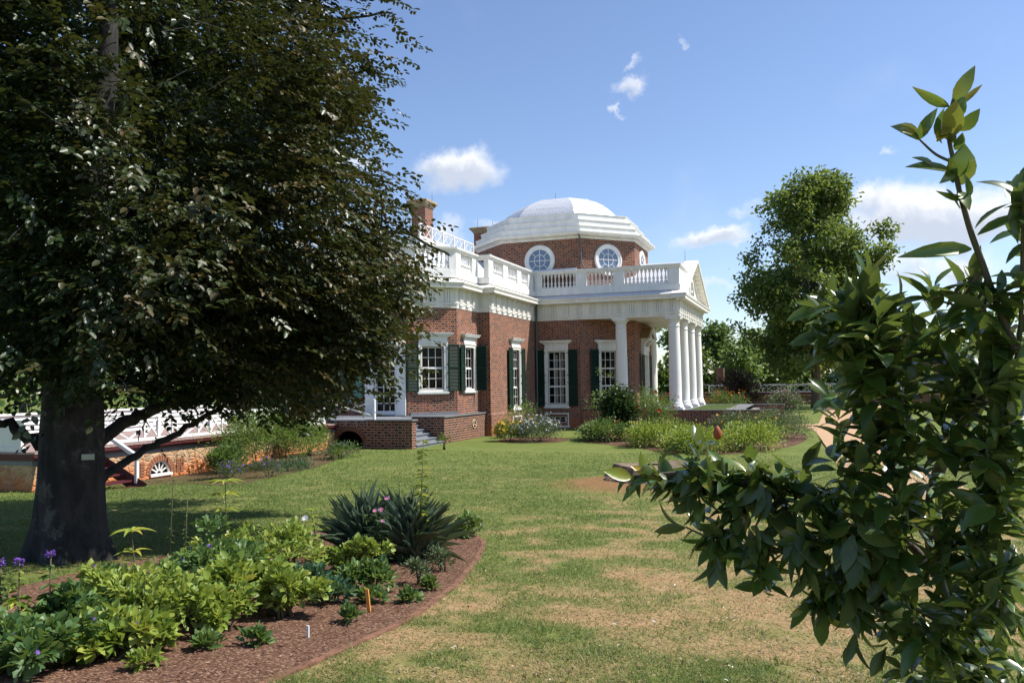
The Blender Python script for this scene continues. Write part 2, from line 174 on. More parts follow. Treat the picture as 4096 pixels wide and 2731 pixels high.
def mat_stone(name):
    m, k = new_mat(name); uv = k.n('ShaderNodeUVMap').outputs[0]
    wv = k.n('ShaderNodeTexNoise'); wv.inputs['Scale'].default_value = 4; k.lk(uv, wv.inputs['Vector'])
    u2 = k.vm('ADD', uv, k.vm('MULTIPLY', wv.outputs['Color'], (.12, .08, 0)))
    u2 = k.vm('MULTIPLY', u2, (1, 1.5, 1))
    vo = k.n('ShaderNodeTexVoronoi', feature='F1'); vo.inputs['Scale'].default_value = 4.2; k.lk(u2, vo.inputs['Vector'])
    ve = k.n('ShaderNodeTexVoronoi', feature='DISTANCE_TO_EDGE'); ve.inputs['Scale'].default_value = 4.2; k.lk(u2, ve.inputs['Vector'])
    sx = k.n('ShaderNodeSeparateXYZ'); k.lk(vo.outputs['Color'], sx.inputs[0])
    c = k.ramp(sx.outputs[0], [(0, (.24, .17, .10)), (.35, (.42, .28, .15)), (.7, (.46, .33, .20)), (1, (.30, .12, .06))])
    c = k.mix(k.m('MULTIPLY', k.noise(uv, 12, 4), .5), c, (.5, .36, .22, 1))
    mo = k.m('SUBTRACT', 1.0, k.sstep(ve.outputs['Distance'], .01, .05))
    c = k.mix(mo, c, (.50, .38, .25, 1))
    geo = k.n('ShaderNodeNewGeometry'); gz = k.n('ShaderNodeSeparateXYZ'); k.lk(geo.outputs['Position'], gz.inputs[0])
    edge = k.m('ADD', gz.outputs[2], k.m('MULTIPLY', k.m('SUBTRACT', k.noise(uv, 2.5, 4), .5), .8))
    c = k.mix(k.m('MULTIPLY', k.m('SUBTRACT', 1.0, k.sstep(edge, -1.0, -.35)), .85), c, (.50, .155, .04, 1))
    k.lk(c, k.p.inputs['Base Color']); k.p.inputs['Roughness'].default_value = .9
    b = k.n('ShaderNodeBump'); b.inputs['Strength'].default_value = .8; b.inputs['Distance'].default_value = .03
    k.lk(k.m('ADD', k.sstep(ve.outputs['Distance'], 0, .15), k.m('MULTIPLY', k.noise(uv, 18, 4), .5)), b.inputs['Height']); k.lk(b.outputs[0], k.p.inputs['Normal'])
    return m

def mat_leaf(name, stops, rough=.45, spec=.5, trans=.25, tcol=(.16, .22, .03), under=None, spots=None):
    m, k = new_mat(name); at = k.n('ShaderNodeAttribute', attribute_name='var').outputs['Fac']
    c = k.ramp(at, stops)
    if spots:
        oc = k.n('ShaderNodeTexCoord').outputs['Object']; sp_ = k.sstep(k.m('ADD', k.noise(oc, 16, 4, .6), k.m('MULTIPLY', at, .10)), .60, .70)
        c = k.mix(k.m('MULTIPLY', sp_, .75), c, (*spots, 1)); c = k.mix(k.m('MULTIPLY', k.noise(oc, 60, 2), .25), c, (.12, .17, .05, 1))
    if under:
        g = k.n('ShaderNodeNewGeometry'); c = k.mix(k.m('MULTIPLY', g.outputs['Backfacing'], .8), c, (*under, 1))
    k.lk(c, k.p.inputs['Base Color']); k.p.inputs['Roughness'].default_value = rough; k.p.inputs['Specular IOR Level'].default_value = spec
    if trans:
        tr = k.n('ShaderNodeBsdfTranslucent'); k.lk(k.mix(.5, c, (*tcol, 1)), tr.inputs[0])
        mx = k.n('ShaderNodeMixShader'); mx.inputs[0].default_value = trans
        k.lk(k.p.outputs[0], mx.inputs[1]); k.lk(tr.outputs[0], mx.inputs[2]); k.lk(mx.outputs[0], k.out.inputs[0])
    return m

def mat_glass(name):
    m, k = new_mat(name)
    t = k.n('ShaderNodeBsdfTransparent'); t.inputs[0].default_value = (.82, .85, .84, 1)
    g = k.n('ShaderNodeBsdfGlossy'); g.inputs['Roughness'].default_value = .02
    fr = k.n('ShaderNodeFresnel'); fr.inputs[0].default_value = 1.5
    gc = k.n('ShaderNodeTexCoord').outputs['Object']; b = k.n('ShaderNodeBump'); b.inputs['Strength'].default_value = .08; b.inputs['Distance'].default_value = .02
    k.lk(k.noise(gc, 1.5, 1), b.inputs['Height']); k.lk(b.outputs[0], g.inputs['Normal'])
    mx = k.n('ShaderNodeMixShader'); k.lk(k.m('MULTIPLY', fr.outputs[0], .28, clamp=True), mx.inputs[0]); k.lk(t.outputs[0], mx.inputs[1]); k.lk(g.outputs[0], mx.inputs[2])
    k.lk(mx.outputs[0], k.out.inputs[0]); return m

def mat_bark(name, c1, c2, scale=6, sun_dapples=None):
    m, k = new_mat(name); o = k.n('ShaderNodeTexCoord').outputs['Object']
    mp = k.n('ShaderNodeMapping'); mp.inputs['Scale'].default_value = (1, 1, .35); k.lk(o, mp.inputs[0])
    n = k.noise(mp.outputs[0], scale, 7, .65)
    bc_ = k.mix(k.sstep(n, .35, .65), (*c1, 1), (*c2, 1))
    if sun_dapples: bc_ = k.mix(k.m('MULTIPLY', k.sstep(k.noise(o, 3.2, 6, .7), .54, .66), .75), bc_, (*sun_dapples, 1)); bc_ = k.mix(k.m('MULTIPLY', k.sstep(k.noise(mp.outputs[0], 22, 3), .60, .68), .6), bc_, (.004, .004, .003, 1))  # pale patches paint sun dapples into the bark colour; dark flecks are scars
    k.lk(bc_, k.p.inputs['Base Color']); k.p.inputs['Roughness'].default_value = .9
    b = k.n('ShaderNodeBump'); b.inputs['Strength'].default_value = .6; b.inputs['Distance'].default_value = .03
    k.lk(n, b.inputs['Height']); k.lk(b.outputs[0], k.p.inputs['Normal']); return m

def mat_shingle(name, c1, c2):
    m, k = new_mat(name); uv = k.n('ShaderNodeUVMap').outputs[0]
    bt = k.n('ShaderNodeTexBrick'); k.lk(uv, bt.inputs['Vector']); bt.inputs['Scale'].default_value = 1
    bt.inputs['Brick Width'].default_value = .42; bt.inputs['Row Height'].default_value = .2; bt.inputs['Mortar Size'].default_value = .012
    bt.inputs['Color1'].default_value = (*c1, 1); bt.inputs['Color2'].default_value = (*c2, 1); bt.inputs['Mortar'].default_value = (*(v * .55 for v in c2), 1)
    c = k.mix(k.m('MULTIPLY', k.noise(uv, 1.5, 5), .5), bt.outputs[0], (*c1, 1))
    k.lk(c, k.p.inputs['Base Color']); k.p.inputs['Roughness'].default_value = .42; k.p.inputs['Metallic'].default_value = .25
    return m

def mat_ground(name, kind):
    m, k = new_mat(name); o = k.n('ShaderNodeTexCoord').outputs['Object']
    if kind == 'lawn':
        dry = k.n('ShaderNodeAttribute', attribute_name='dry').outputs['Fac']
        soil = k.n('ShaderNodeAttribute', attribute_name='soil').outputs['Fac']
        n1 = k.noise(o, .55, 6, .7); n2 = k.noise(o, 5, 7, .75); n3 = k.noise(o, 45, 4, .8)
        g = k.ramp(k.m('ADD', k.m('MULTIPLY', n1, .5), k.m('MULTIPLY', n2, .5)), [(.3, (.075, .112, .020)), (.5, (.122, .158, .034)), (.7, (.205, .21, .065))])
        t = k.ramp(k.m('ADD', k.m('MULTIPLY', n2, .45), k.m('MULTIPLY', n3, .55)), [(.3, (.16, .08, .038)), (.48, (.33, .20, .10)), (.7, (.48, .335, .185))])
        f = k.sstep(k.m('ADD', dry, k.m('ADD', k.m('MULTIPLY', k.m('SUBTRACT', n2, .5), 1.5), k.m('MULTIPLY', k.m('SUBTRACT', n3, .5), 1.2))), .05, 1.15)
        c = k.mix(f, g, t)
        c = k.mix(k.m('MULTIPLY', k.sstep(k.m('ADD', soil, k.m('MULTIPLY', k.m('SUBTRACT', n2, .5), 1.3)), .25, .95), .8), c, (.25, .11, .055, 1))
        c = k.mix(k.m('MULTIPLY', n3, .28), c, (.07, .075, .028, 1)); rough = .95; bs = .5; hh = k.m('ADD', n3, n2)
    elif kind == 'path':
        n2 = k.noise(o, 3, 6, .65); n3 = k.noise(o, 50, 3)
        c = k.mix(n2, (.37, .24, .135, 1), (.45, .315, .20, 1)); c = k.mix(k.m('MULTIPLY', n3, .3), c, (.42, .24, .14, 1)); rough = .95; bs = .3; hh = n3
    else:                                                # mulch
        v = k.n('ShaderNodeTexVoronoi'); v.inputs['Scale'].default_value = 48; mp = k.n('ShaderNodeMapping'); mp.inputs['Scale'].default_value = (1, 2.0, 1); mp.inputs['Rotation'].default_value = (0, 0, .6)
        k.lk(o, mp.inputs[0]); k.lk(mp.outputs[0], v.inputs['Vector']); sx = k.n('ShaderNodeSeparateXYZ'); k.lk(v.outputs['Color'], sx.inputs[0])
        c = k.ramp(sx.outputs[0], [(0, (.045, .025, .016)), (.4, (.115, .062, .039)), (.8, (.185, .105, .066)), (1, (.34, .23, .155))])
        c = k.mix(k.m('MULTIPLY', k.noise(o, 2, 5), .5), c, (.10, .045, .028, 1)); rough = .95; bs = .8; hh = k.m('ADD', sx.outputs[0], k.noise(o, 8, 4))
    k.lk(c, k.p.inputs['Base Color']); k.p.inputs['Roughness'].default_value = rough; k.p.inputs['Specular IOR Level'].default_value = .15
    b = k.n('ShaderNodeBump'); b.inputs['Strength'].default_value = bs; b.inputs['Distance'].default_value = .03
    k.lk(hh, b.inputs['Height']); k.lk(b.outputs[0], k.p.inputs['Normal']); return m

M = {}
M['brick'] = mat_brick('red_brick')
M['brick_clean'] = mat_brick('red_brick_upper', stain=False)
M['brick_dark'] = mat_brick('weathered_brick', stain=False, dark=.72)
M['white'] = mat_paint('white_paint', (.80, .775, .71), .55, .08)
M['white2'] = mat_paint('bright_white_paint', (.80, .79, .76), .5, .08)
M['stucco'] = mat_paint('column_render', (.80, .775, .71), .7, .04, 2.5, .3, .15)
M['shutter'] = mat_paint('green_shutter_paint', (.009, .032, .021), .5, .1, 3, .18)
M['greybeam'] = mat_paint('blue_grey_paint', (.16, .18, .20), .5, .08)
M['deckgrey'] = mat_paint('grey_deck_paint', (.20, .215, .24), .55, .08)
M['slate'] = mat_paint('slate_coping', (.17, .17, .17), .7, .12, 4)
M['tin'] = mat_paint('pale_tin_roof', (.62, .63, .66), .4, .08, 1.5)
M['tin'].node_tree.nodes
M['copper'] = mat_paint('lead_grey_pipe', (.11, .115, .12), .5, .1)
M['shingle'] = mat_shingle('tin_shingles', (.66, .67, .70), (.56, .57, .60))
M['iron'] = mat_paint('black_iron', (.015, .015, .015), .5, .1)
M['glass'] = mat_glass('window_glass')
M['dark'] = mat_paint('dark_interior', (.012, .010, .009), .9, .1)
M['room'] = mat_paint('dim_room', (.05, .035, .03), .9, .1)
M['curtain'] = mat_paint('white_curtain', (.62, .60, .56), .9, .1, 5)
M['stonecap'] = mat_paint('sandstone_cap', (.40, .31, .19), .85, .22, 3, .2, .3)
M['maroon'] = mat_paint('maroon_paint', (.095, .018, .020), .5, .12)
M['deckpink'] = mat_paint('weathered_deck_boards', (.36, .25, .22), .7, .12, 8)
M['doorcream'] = mat_paint('cream_door_paint', (.66, .57, .42), .5, .06)
M['hoodtan'] = mat_paint('tan_hood_roof', (.34, .22, .10), .6, .1)
M['teal'] = mat_paint('verdigris_paint', (.10, .24, .20), .5, .1)
M['stone'] = mat_stone('rubble_stone')
M['lawn'] = mat_ground('lawn_ground', 'lawn'); M['path'] = mat_ground('sandy_path', 'path'); M['mulch'] = mat_ground('bark_mulch', 'mulch')
M['edging'] = mat_paint('clay_edging', (.24, .11, .065), .9, .25, 9)
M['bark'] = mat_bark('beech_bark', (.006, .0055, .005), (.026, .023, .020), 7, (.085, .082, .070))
M['bark2'] = mat_bark('rough_bark', (.06, .045, .035), (.14, .11, .085), 9)
M['stump'] = mat_bark('stump_bark', (.06, .036, .022), (.24, .165, .11), 16)
M['stumptop'] = mat_paint('cut_stump_wood', (.27, .205, .15), .9, .3, 6, .1, .4)
M['twig'] = mat_paint('green_twig', (.10, .085, .04), .7, .15)
M['plate'] = mat_paint('pale_tree_plate', (.40, .41, .33), .6, .1)
M['orange'] = mat_paint('orange_stake_wood', (.72, .30, .06), .6, .1)
M['whitestake'] = mat_paint('white_stake', (.78, .75, .70), .6, .1)
M['signgrey'] = mat_paint('sign_face_grey', (.22, .23, .26), .5, .1)
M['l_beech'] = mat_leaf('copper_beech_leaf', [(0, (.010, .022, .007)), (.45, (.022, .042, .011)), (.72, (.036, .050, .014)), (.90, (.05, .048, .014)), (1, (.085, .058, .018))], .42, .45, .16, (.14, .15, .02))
M['l_mag'] = mat_leaf('magnolia_leaf', [(0, (.014, .042, .010)), (.5, (.042, .100, .020)), (.76, (.095, .165, .030)), (.88, (.17, .24, .042)), (.93, (.25, .26, .03)), (1, (.45, .30, .03))], .28, .5, .25, (.30, .40, .05), (.07, .10, .04), (.26, .21, .035))
M['l_poplar'] = mat_leaf('poplar_leaf', [(0, (.035, .08, .018)), (.6, (.095, .155, .034)), (1, (.24, .25, .062))], .45, .4, .40, (.34, .42, .06))
M['l_dark'] = mat_leaf('dark_tree_leaf', [(0, (.04, .085, .025)), (.6, (.08, .145, .038)), (1, (.14, .20, .05))], .5, .3, .42, (.22, .30, .05))
M['l_mid'] = mat_leaf('tree_leaf', [(0, (.055, .115, .025)), (.6, (.115, .19, .04)), (1, (.20, .27, .06))], .5, .35, .42, (.30, .38, .06))
M['l_copper'] = mat_leaf('bronze_shrub_leaf', [(0, (.03, .016, .010)), (.6, (.06, .032, .016)), (1, (.10, .07, .025))], .45, .4, .25, (.2, .08, .02))
M['l_lime'] = mat_leaf('lime_leaf', [(0, (.09, .16, .028)), (.5, (.20, .285, .048)), (.85, (.32, .37, .065)), (1, (.46, .40, .07))], .5, .4, .35, (.38, .44, .05))
M['l_green'] = mat_leaf('garden_leaf', [(0, (.04, .095, .025)), (.5, (.08, .155, .04)), (1, (.16, .24, .06))], .48, .45, .3, (.28, .36, .05))
M['l_ivy'] = mat_leaf('ivy_leaf', [(0, (.012, .035, .010)), (.6, (.025, .062, .016)), (1, (.07, .13, .03))], .4, .5, .2)
M['l_grey'] = mat_leaf('grey_green_leaf', [(0, (.07, .105, .05)), (.6, (.13, .17, .085)), (1, (.23, .27, .16))], .6, .3, .25)
M['l_yucca'] = mat_leaf('yucca_leaf', [(0, (.055, .095, .06)), (.6, (.12, .175, .11)), (1, (.26, .32, .20))], .42, .5, .15)
M['l_blue'] = mat_leaf('blue_green_leaf', [(0, (.04, .10, .055)), (.6, (.07, .16, .085)), (1, (.12, .22, .11))], .5, .4, .3)
M['grass'] = mat_leaf('grass_blade', [(0, (.065, .118, .028)), (.4, (.115, .178, .042)), (.7, (.21, .235, .075)), (.85, (.36, .30, .15)), (1, (.54, .44, .25))], .55, .3, .45, (.26, .30, .08))
def mat_petal(n, c): return mat_leaf(n, [(0, tuple(v * .6 for v in c)), (1, c)], .5, .3, .3, c)
M['p_red'] = mat_petal('red_petal', (.62, .03, .02)); M['p_orange'] = mat_petal('orange_petal', (.80, .26, .02)); M['p_yellow'] = mat_petal('yellow_petal', (.80, .50, .03))
M['p_white'] = mat_petal('white_petal', (.78, .78, .80)); M['p_pink'] = mat_petal('pink_petal', (.72, .30, .48)); M['p_violet'] = mat_petal('violet_petal', (.26, .12, .58)); M['p_pale'] = mat_petal('pale_pink_petal', (.72, .5, .52))
M['cone'] = mat_paint('seed_cone_red', (.42, .09, .03), .6, .25, 30)
# ------------------------------------------------------------------ geometry helpers
Z3 = np.array((0., 0., 1.))
class G:
    """collects faces; build() links them as ONE mesh object"""
    def __init__(s): s.v = []; s.f = []
    def poly(s, pts):
        b = len(s.v); s.v += [tuple(float(c) for c in p) for p in pts]; s.f.append(tuple(range(b, b + len(pts)))); return s
    def hexa(s, p):                                       # 8 corners: bottom 0-3 ccw, top 4-7
        b = len(s.v); s.v += [tuple(float(c) for c in q) for q in p]
        for q in ((0, 3, 2, 1), (4, 5, 6, 7), (0, 1, 5, 4), (1, 2, 6, 5), (2, 3, 7, 6), (3, 0, 4, 7)): s.f.append(tuple(b + i for i in q))
        return s
    def box(s, x0, x1, y0, y1, z0, z1):
        return s.hexa([(x0, y0, z0), (x1, y0, z0), (x1, y1, z0), (x0, y1, z0), (x0, y0, z1), (x1, y0, z1), (x1, y1, z1), (x0, y1, z1)])
    def fbox(s, F, u0, u1, z0, z1, w0, w1):               # box in a wall frame: along, up, outwards
        P = F.p
        return s.hexa([P(u0, z0, w1), P(u1, z0, w1), P(u1, z0, w0), P(u0, z0, w0), P(u0, z1, w1), P(u1, z1, w1), P(u1, z1, w0), P(u0, z1, w0)])
    def bar(s, a, b, w, h, up=Z3):                        # square bar between two points
        a = np.array(a, float); b = np.array(b, float); d = (b - a) / np.linalg.norm(b - a)
        sd_ = np.cross(d, up); sd_ /= np.linalg.norm(sd_); u = np.cross(sd_, d); sd_ = sd_ * w / 2; u = u * h / 2
        return s.hexa([a - sd_ - u, a + sd_ - u, b + sd_ - u, b - sd_ - u, a - sd_ + u, a + sd_ + u, b + sd_ + u, b - sd_ + u])
    def lathe(s, c, prof, n=20, ph=0.0, cap=True):
        b = len(s.v); c = np.array(c, float)
        for r, z in prof:
            for i in range(n):
                t = ph + 2 * math.pi * i / n; s.v.append((c[0] + r * math.cos(t), c[1] + r * math.sin(t), c[2] + z))
        for j in range(len(prof) - 1):
            for i in range(n):
                i2 = (i + 1) % n; s.f.append((b + j * n + i, b + j * n + i2, b + (j + 1) * n + i2, b + (j + 1) * n + i))
        if cap: s.f.append(tuple(b + (len(prof) - 1) * n + i for i in range(n))); s.f.append(tuple(b + n - 1 - i for i in range(n)))
        return s
    def tube(s, pts, rad, n=8):
        pts = [np.array(p, float) for p in pts]; rad = rad if hasattr(rad, '__len__') else [rad] * len(pts); b = len(s.v)
        ref = np.array((.31, .52, .8)); 
        for j, p in enumerate(pts):
            d = pts[min(j + 1, len(pts) - 1)] - pts[max(j - 1, 0)]; d = d / (np.linalg.norm(d) + 1e-9)
            x = np.cross(d, ref); x /= np.linalg.norm(x); y = np.cross(d, x)
            for i in range(n):
                t = 2 * math.pi * i / n; s.v.append(tuple(p + rad[j] * (math.cos(t) * x + math.sin(t) * y)))
        for j in range(len(pts) - 1):
            for i in range(n):
                i2 = (i + 1) % n; s.f.append((b + j * n + i, b + j * n + i2, b + (j + 1) * n + i2, b + (j + 1) * n + i))
        s.f.append(tuple(b + i for i in reversed(range(n)))); s.f.append(tuple(b + (len(pts) - 1) * n + i for i in range(n)))
        return s
    def sweep(s, path, prof, closed=False, caps=True):
        """profile [(out, z)] swept along plan points with mitred corners; outwards = right-hand side of travel"""
        n = len(path); P = [np.array(p[:2], float) for p in path]; rings = []
        for i in range(n):
            d0 = P[i] - P[i - 1] if (closed or i > 0) else P[1] - P[0]
            d1 = P[(i + 1) % n] - P[i] if (closed or i < n - 1) else d0
            d0 = d0 / np.linalg.norm(d0); d1 = d1 / np.linalg.norm(d1)
            n0 = np.array((d0[1], -d0[0])); n1 = np.array((d1[1], -d1[0])); mt = n0 + n1; mt = mt / (mt @ n0)
            rings.append([(P[i][0] + mt[0] * o, P[i][1] + mt[1] * o, z) for o, z in prof])
        m = len(prof)
        for i in range(n if closed else n - 1):
            a, b = rings[i], rings[(i + 1) % n]
            for j in range(m - 1): s.poly([a[j], b[j], b[j + 1], a[j + 1]])
        if caps and not closed: s.poly(list(reversed(rings[0]))); s.poly(rings[-1])
        return s
    def pieces(s):
        lab = list(range(len(s.v)))
        def find(a):
            while lab[a] != a: lab[a] = lab[lab[a]]; a = lab[a]
            return a
        for f in s.f:
            for i in f[1:]:
                a, b = find(f[0]), find(i)
                if a != b: lab[b] = a
        out = {}
        for f in s.f: out.setdefault(find(f[0]), []).append(f)
        for fs in out.values():
            g = G(); m = {}
            for f in fs:
                for i in f:
                    if i not in m: m[i] = len(g.v); g.v.append(s.v[i])
                g.f.append(tuple(m[i] for i in f))
            yield g
    def build_each(s, name, mat, parent=None, smooth=False):
        return [g.build(name, mat, parent, smooth) for g in s.pieces()]
    def build(s, name, mat, parent=None, smooth=False):
        v = np.array(s.v, float); me = bpy.data.meshes.new(name); me.from_pydata(s.v, [], s.f)
        uv = me.uv_layers.new(name='UVMap'); nl = len(me.loops)
        vi = np.empty(nl, np.int32); me.loops.foreach_get('vertex_index', vi)
        fn = np.empty(len(me.polygons) * 3, np.float32); me.polygons.foreach_get('normal', fn); fn = fn.reshape(-1, 3)
        lt = np.empty(len(me.polygons), np.int32); me.polygons.foreach_get('loop_total', lt); N = np.repeat(fn, lt, 0); p = v[vi]
        hl = np.hypot(N[:, 0], N[:, 1]); ok = hl > .5; t = np.stack((-N[:, 1], N[:, 0]), 1) / np.maximum(hl, 1e-6)[:, None]
        U = np.where(ok, p[:, 0] * t[:, 0] + p[:, 1] * t[:, 1], p[:, 0]); V = np.where(ok, p[:, 2], p[:, 1])
        slope = (hl > .15) & (hl <= .8); U = np.where(slope, p[:, 0] * t[:, 0] + p[:, 1] * t[:, 1], U); V = np.where(slope, p[:, 2] / np.maximum(hl, .2), V)
        uv.data.foreach_set('uv', np.stack((U, V), 1).astype(np.float32).ravel())
        if mat: me.materials.append(M[mat] if isinstance(mat, str) else mat)
        if smooth: me.polygons.foreach_set('use_smooth', [True] * len(me.polygons))
        me.update(); o = bpy.data.objects.new(name, me); COL.objects.link(o)
        if parent: o.parent = parent
        if smooth == 'auto': me.polygons.foreach_set('use_smooth', [True] * len(me.polygons)); me.set_sharp_from_angle(angle=math.radians(40))
        return o

class Frame:
    def __init__(s, o, t, n): s.o = np.array((*o, 0.), float); s.t = np.array((*t, 0.), float); s.n = np.array((*n, 0.), float)
    def p(s, u, z, w=0.0): return s.o + s.t * u + s.n * w + Z3 * z

def tag(o, label=None, cat=None, group=None, kind=None):
    for k, v in (('label', label), ('category', cat), ('group', group), ('kind', kind)):
        if v: o[k] = v
    return o
def empty(name, loc=(0, 0, 0), label=None, cat=None, group=None):
    o = bpy.data.objects.new(name, None); COL.objects.link(o); o.empty_display_size = .1
    return tag(o, label, cat, group)
def child(name, parent):                                   # empty that groups sub-parts of a part at the thing's origin
    o = bpy.data.objects.new(name, None); COL.objects.link(o); o.parent = parent; o.empty_display_size = .1; return o
def copy_obj(o, parent, loc=None):
    c = o.copy(); COL.objects.link(c); c.parent = parent
    if loc is not None: c.location = loc
    return c

def wall(g, F, u0, u1, z0, z1, holes=(), depth=.14, w=0.0):
    us = sorted({u0, u1, *[h[0] for h in holes], *[h[1] for h in holes]}); zs = sorted({z0, z1, *[h[2] for h in holes], *[h[3] for h in holes]})
    for a, b in zip(us, us[1:]):
        for c, d in zip(zs, zs[1:]):
            if any(h[0] <= a and b <= h[1] and h[2] <= c and d <= h[3] for h in holes): continue
            g.poly([F.p(a, c, w), F.p(b, c, w), F.p(b, d, w), F.p(a, d, w)])
    for a, b, c, d in holes:
        I = w - depth
        g.poly([F.p(a, c, w), F.p(a, d, w), F.p(a, d, I), F.p(a, c, I)]); g.poly([F.p(b, c, w), F.p(b, c, I), F.p(b, d, I), F.p(b, d, w)])
        g.poly([F.p(a, d, w), F.p(b, d, w), F.p(b, d, I), F.p(a, d, I)]); g.poly([F.p(a, c, w), F.p(a, c, I), F.p(b, c, I), F.p(b, c, w)])

def np_mesh(name, verts, faces_idx, per, mat, parent=None, var=None, smooth=False):
    """verts (N,3); faces_idx (F,per)"""
    me = bpy.data.meshes.new(name); nv = len(verts); nf = len(faces_idx)
    me.vertices.add(nv); me.vertices.foreach_set('co', np.ascontiguousarray(verts, np.float32).ravel())
    me.loops.add(nf * per); me.loops.foreach_set('vertex_index', np.ascontiguousarray(faces_idx, np.int32).ravel())
    me.polygons.add(nf); me.polygons.foreach_set('loop_start', np.arange(0, nf * per, per, dtype=np.int32))
    try: me.polygons.foreach_set('loop_total', np.full(nf, per, np.int32))
    except Exception: pass
    if smooth: me.polygons.foreach_set('use_smooth', np.ones(nf, bool))
    if var is not None:
        at = me.attributes.new('var', 'FLOAT', 'POINT'); at.data.foreach_set('value', np.ascontiguousarray(var, np.float32))
    me.materials.append(M[mat]); me.update(calc_edges=True); me.validate()
    o = bpy.data.objects.new(name, me); COL.objects.link(o)
    if parent: o.parent = parent
    return o

def norm(a): return a / (np.linalg.norm(a, axis=-1, keepdims=True) + 1e-9)
TEMPL = {   # (along, across, up) and quads
 'oval': (np.array([(0, 0, 0), (.3, .5, .10), (.72, .40, .08), (1, 0, -.06), (.72, -.40, .08), (.3, -.5, .10)]), np.array([(0, 1, 2, 3), (0, 3, 4, 5)])),
 'spear': (np.array([(0, 0, 0), (.35, .5, .08), (.7, .33, .0), (1, 0, -.15), (.7, -.33, .0), (.35, -.5, .08)]), np.array([(0, 1, 2, 3), (0, 3, 4, 5)])),
 'lobed': (np.array([(0, 0, 0), (.25, .2, .05), (.35, .55, .04), (.55, .22, .05), (.75, .35, 0), (1, 0, -.08), (.75, -.35, 0), (.55, -.22, .05), (.35, -.55, .04), (.25, -.2, .05), (.55, 0, 0)]),
           np.array([(0, 1, 3, 10), (1, 2, 3, 3), (10, 3, 4, 5), (0, 10, 7, 9), (9, 7, 8, 8), (10, 5, 6, 7)])),
}
_st = [0, .12, .3, .5, .7, .87, 1.0]; _wd = [.05, .26, .46, .5, .40, .20, .02]
_v = []; _f = []
for i_, (a_, b_) in enumerate(zip(_st, _wd)):
    dz = -.22 * a_ * a_ + .05 * a_
    _v += [(a_, b_, dz + .16 * b_), (a_, 0, dz), (a_, -b_, dz + .16 * b_)]
for i_ in range(len(_st) - 1):
    q = 3 * i_; _f += [(q, q + 3, q + 4, q + 1), (q + 1, q + 4, q + 5, q + 2)]
TEMPL['long'] = (np.array(_v), np.array(_f))
_v = []; _f = []
for i_, (a_, b_) in enumerate(zip([0, .25, .55, .8, 1.0], [.42, .5, .42, .26, .01])):
    dz = .04 * a_ - .10 * a_ ** 3; _v += [(a_, b_, dz + .25 * b_), (a_, 0, dz), (a_, -b_, dz + .25 * b_)]
for i_ in range(4):
    q = 3 * i_; _f += [(q, q + 3, q + 4, q + 1), (q + 1, q + 4, q + 5, q + 2)]
TEMPL['blade'] = (np.array(_v), np.array(_f))

def leaves(name, P, D, N, L, Wd, mat, parent=None, shape='oval', var=None, smooth=False, rng=None, bend=None):
    T, Fq = TEMPL[shape]; n = len(P); D = norm(D); S = norm(np.cross(D, N)); N2 = np.cross(S, D)
    L = np.broadcast_to(np.asarray(L, float), (n,)); Wd = np.broadcast_to(np.asarray(Wd, float), (n,))
    up = T[None, :, 2, None] * L[:, None, None]
    if bend is not None: up = up + (T[None, :, 0, None] ** 2) * (bend * L)[:, None, None]
    V = P[:, None] + D[:, None] * (T[None, :, 0, None] * L[:, None, None]) + S[:, None] * (T[None, :, 1, None] * Wd[:, None, None]) + N2[:, None] * up
    k = len(T); F_ = (np.arange(n)[:, None, None] * k + Fq[None]).reshape(-1, 4)
    if var is None: var = (rng or np.random.default_rng(1)).random(n)
    return np_mesh(name, V.reshape(-1, 3), F_, 4, mat, parent, np.repeat(var, k), smooth)

def vnoise(x, y, seed=0):
    def h(i, j): 
        n = (i.astype(np.int64) * 374761393 + j.astype(np.int64) * 668265263 + seed * 144269) & 0x7fffffff
        n = (n ^ (n >> 13)) * 1274126177 & 0x7fffffff; return ((n ^ (n >> 16)) & 0xffff) / 65535.0
    xi = np.floor(x); yi = np.floor(y); fx = x - xi; fy = y - yi; fx = fx * fx * (3 - 2 * fx); fy = fy * fy * (3 - 2 * fy)
    return (h(xi, yi) * (1 - fx) + h(xi + 1, yi) * fx) * (1 - fy) + (h(xi, yi + 1) * (1 - fx) + h(xi + 1, yi + 1) * fx) * fy
def fbm(x, y, s, seed=0, oct=4):
    r = 0; a = .5; t = 0
    for i in range(oct): r = r + a * vnoise(x / s + 17.3 * i, y / s - 9.1 * i, seed + i); t += a; a *= .55; s /= 2.03
    return r / t

YS = [-60, -44, -40, -36, -30, -25, -18, 0, 100]; ZS = [.1, -.1, -.3, -.5, -.75, -.92, -1.0, -1.0, -.95]
def zg(x, y):
    x = np.asarray(x, float); y = np.asarray(y, float); z = np.interp(y, YS, ZS)
    z = z - .20 * np.clip((2 - x) / 5, 0, 1) * np.clip((y + 34) / 4, 0, 1) * np.clip((-18 - y) / 4, 0, 1)
    return z + .15 * np.exp(-(((x - 10.5) / 2.4) ** 2 + ((y + 24.3) / 2.2) ** 2))
def zgf(x, y): return float(zg(x, y))
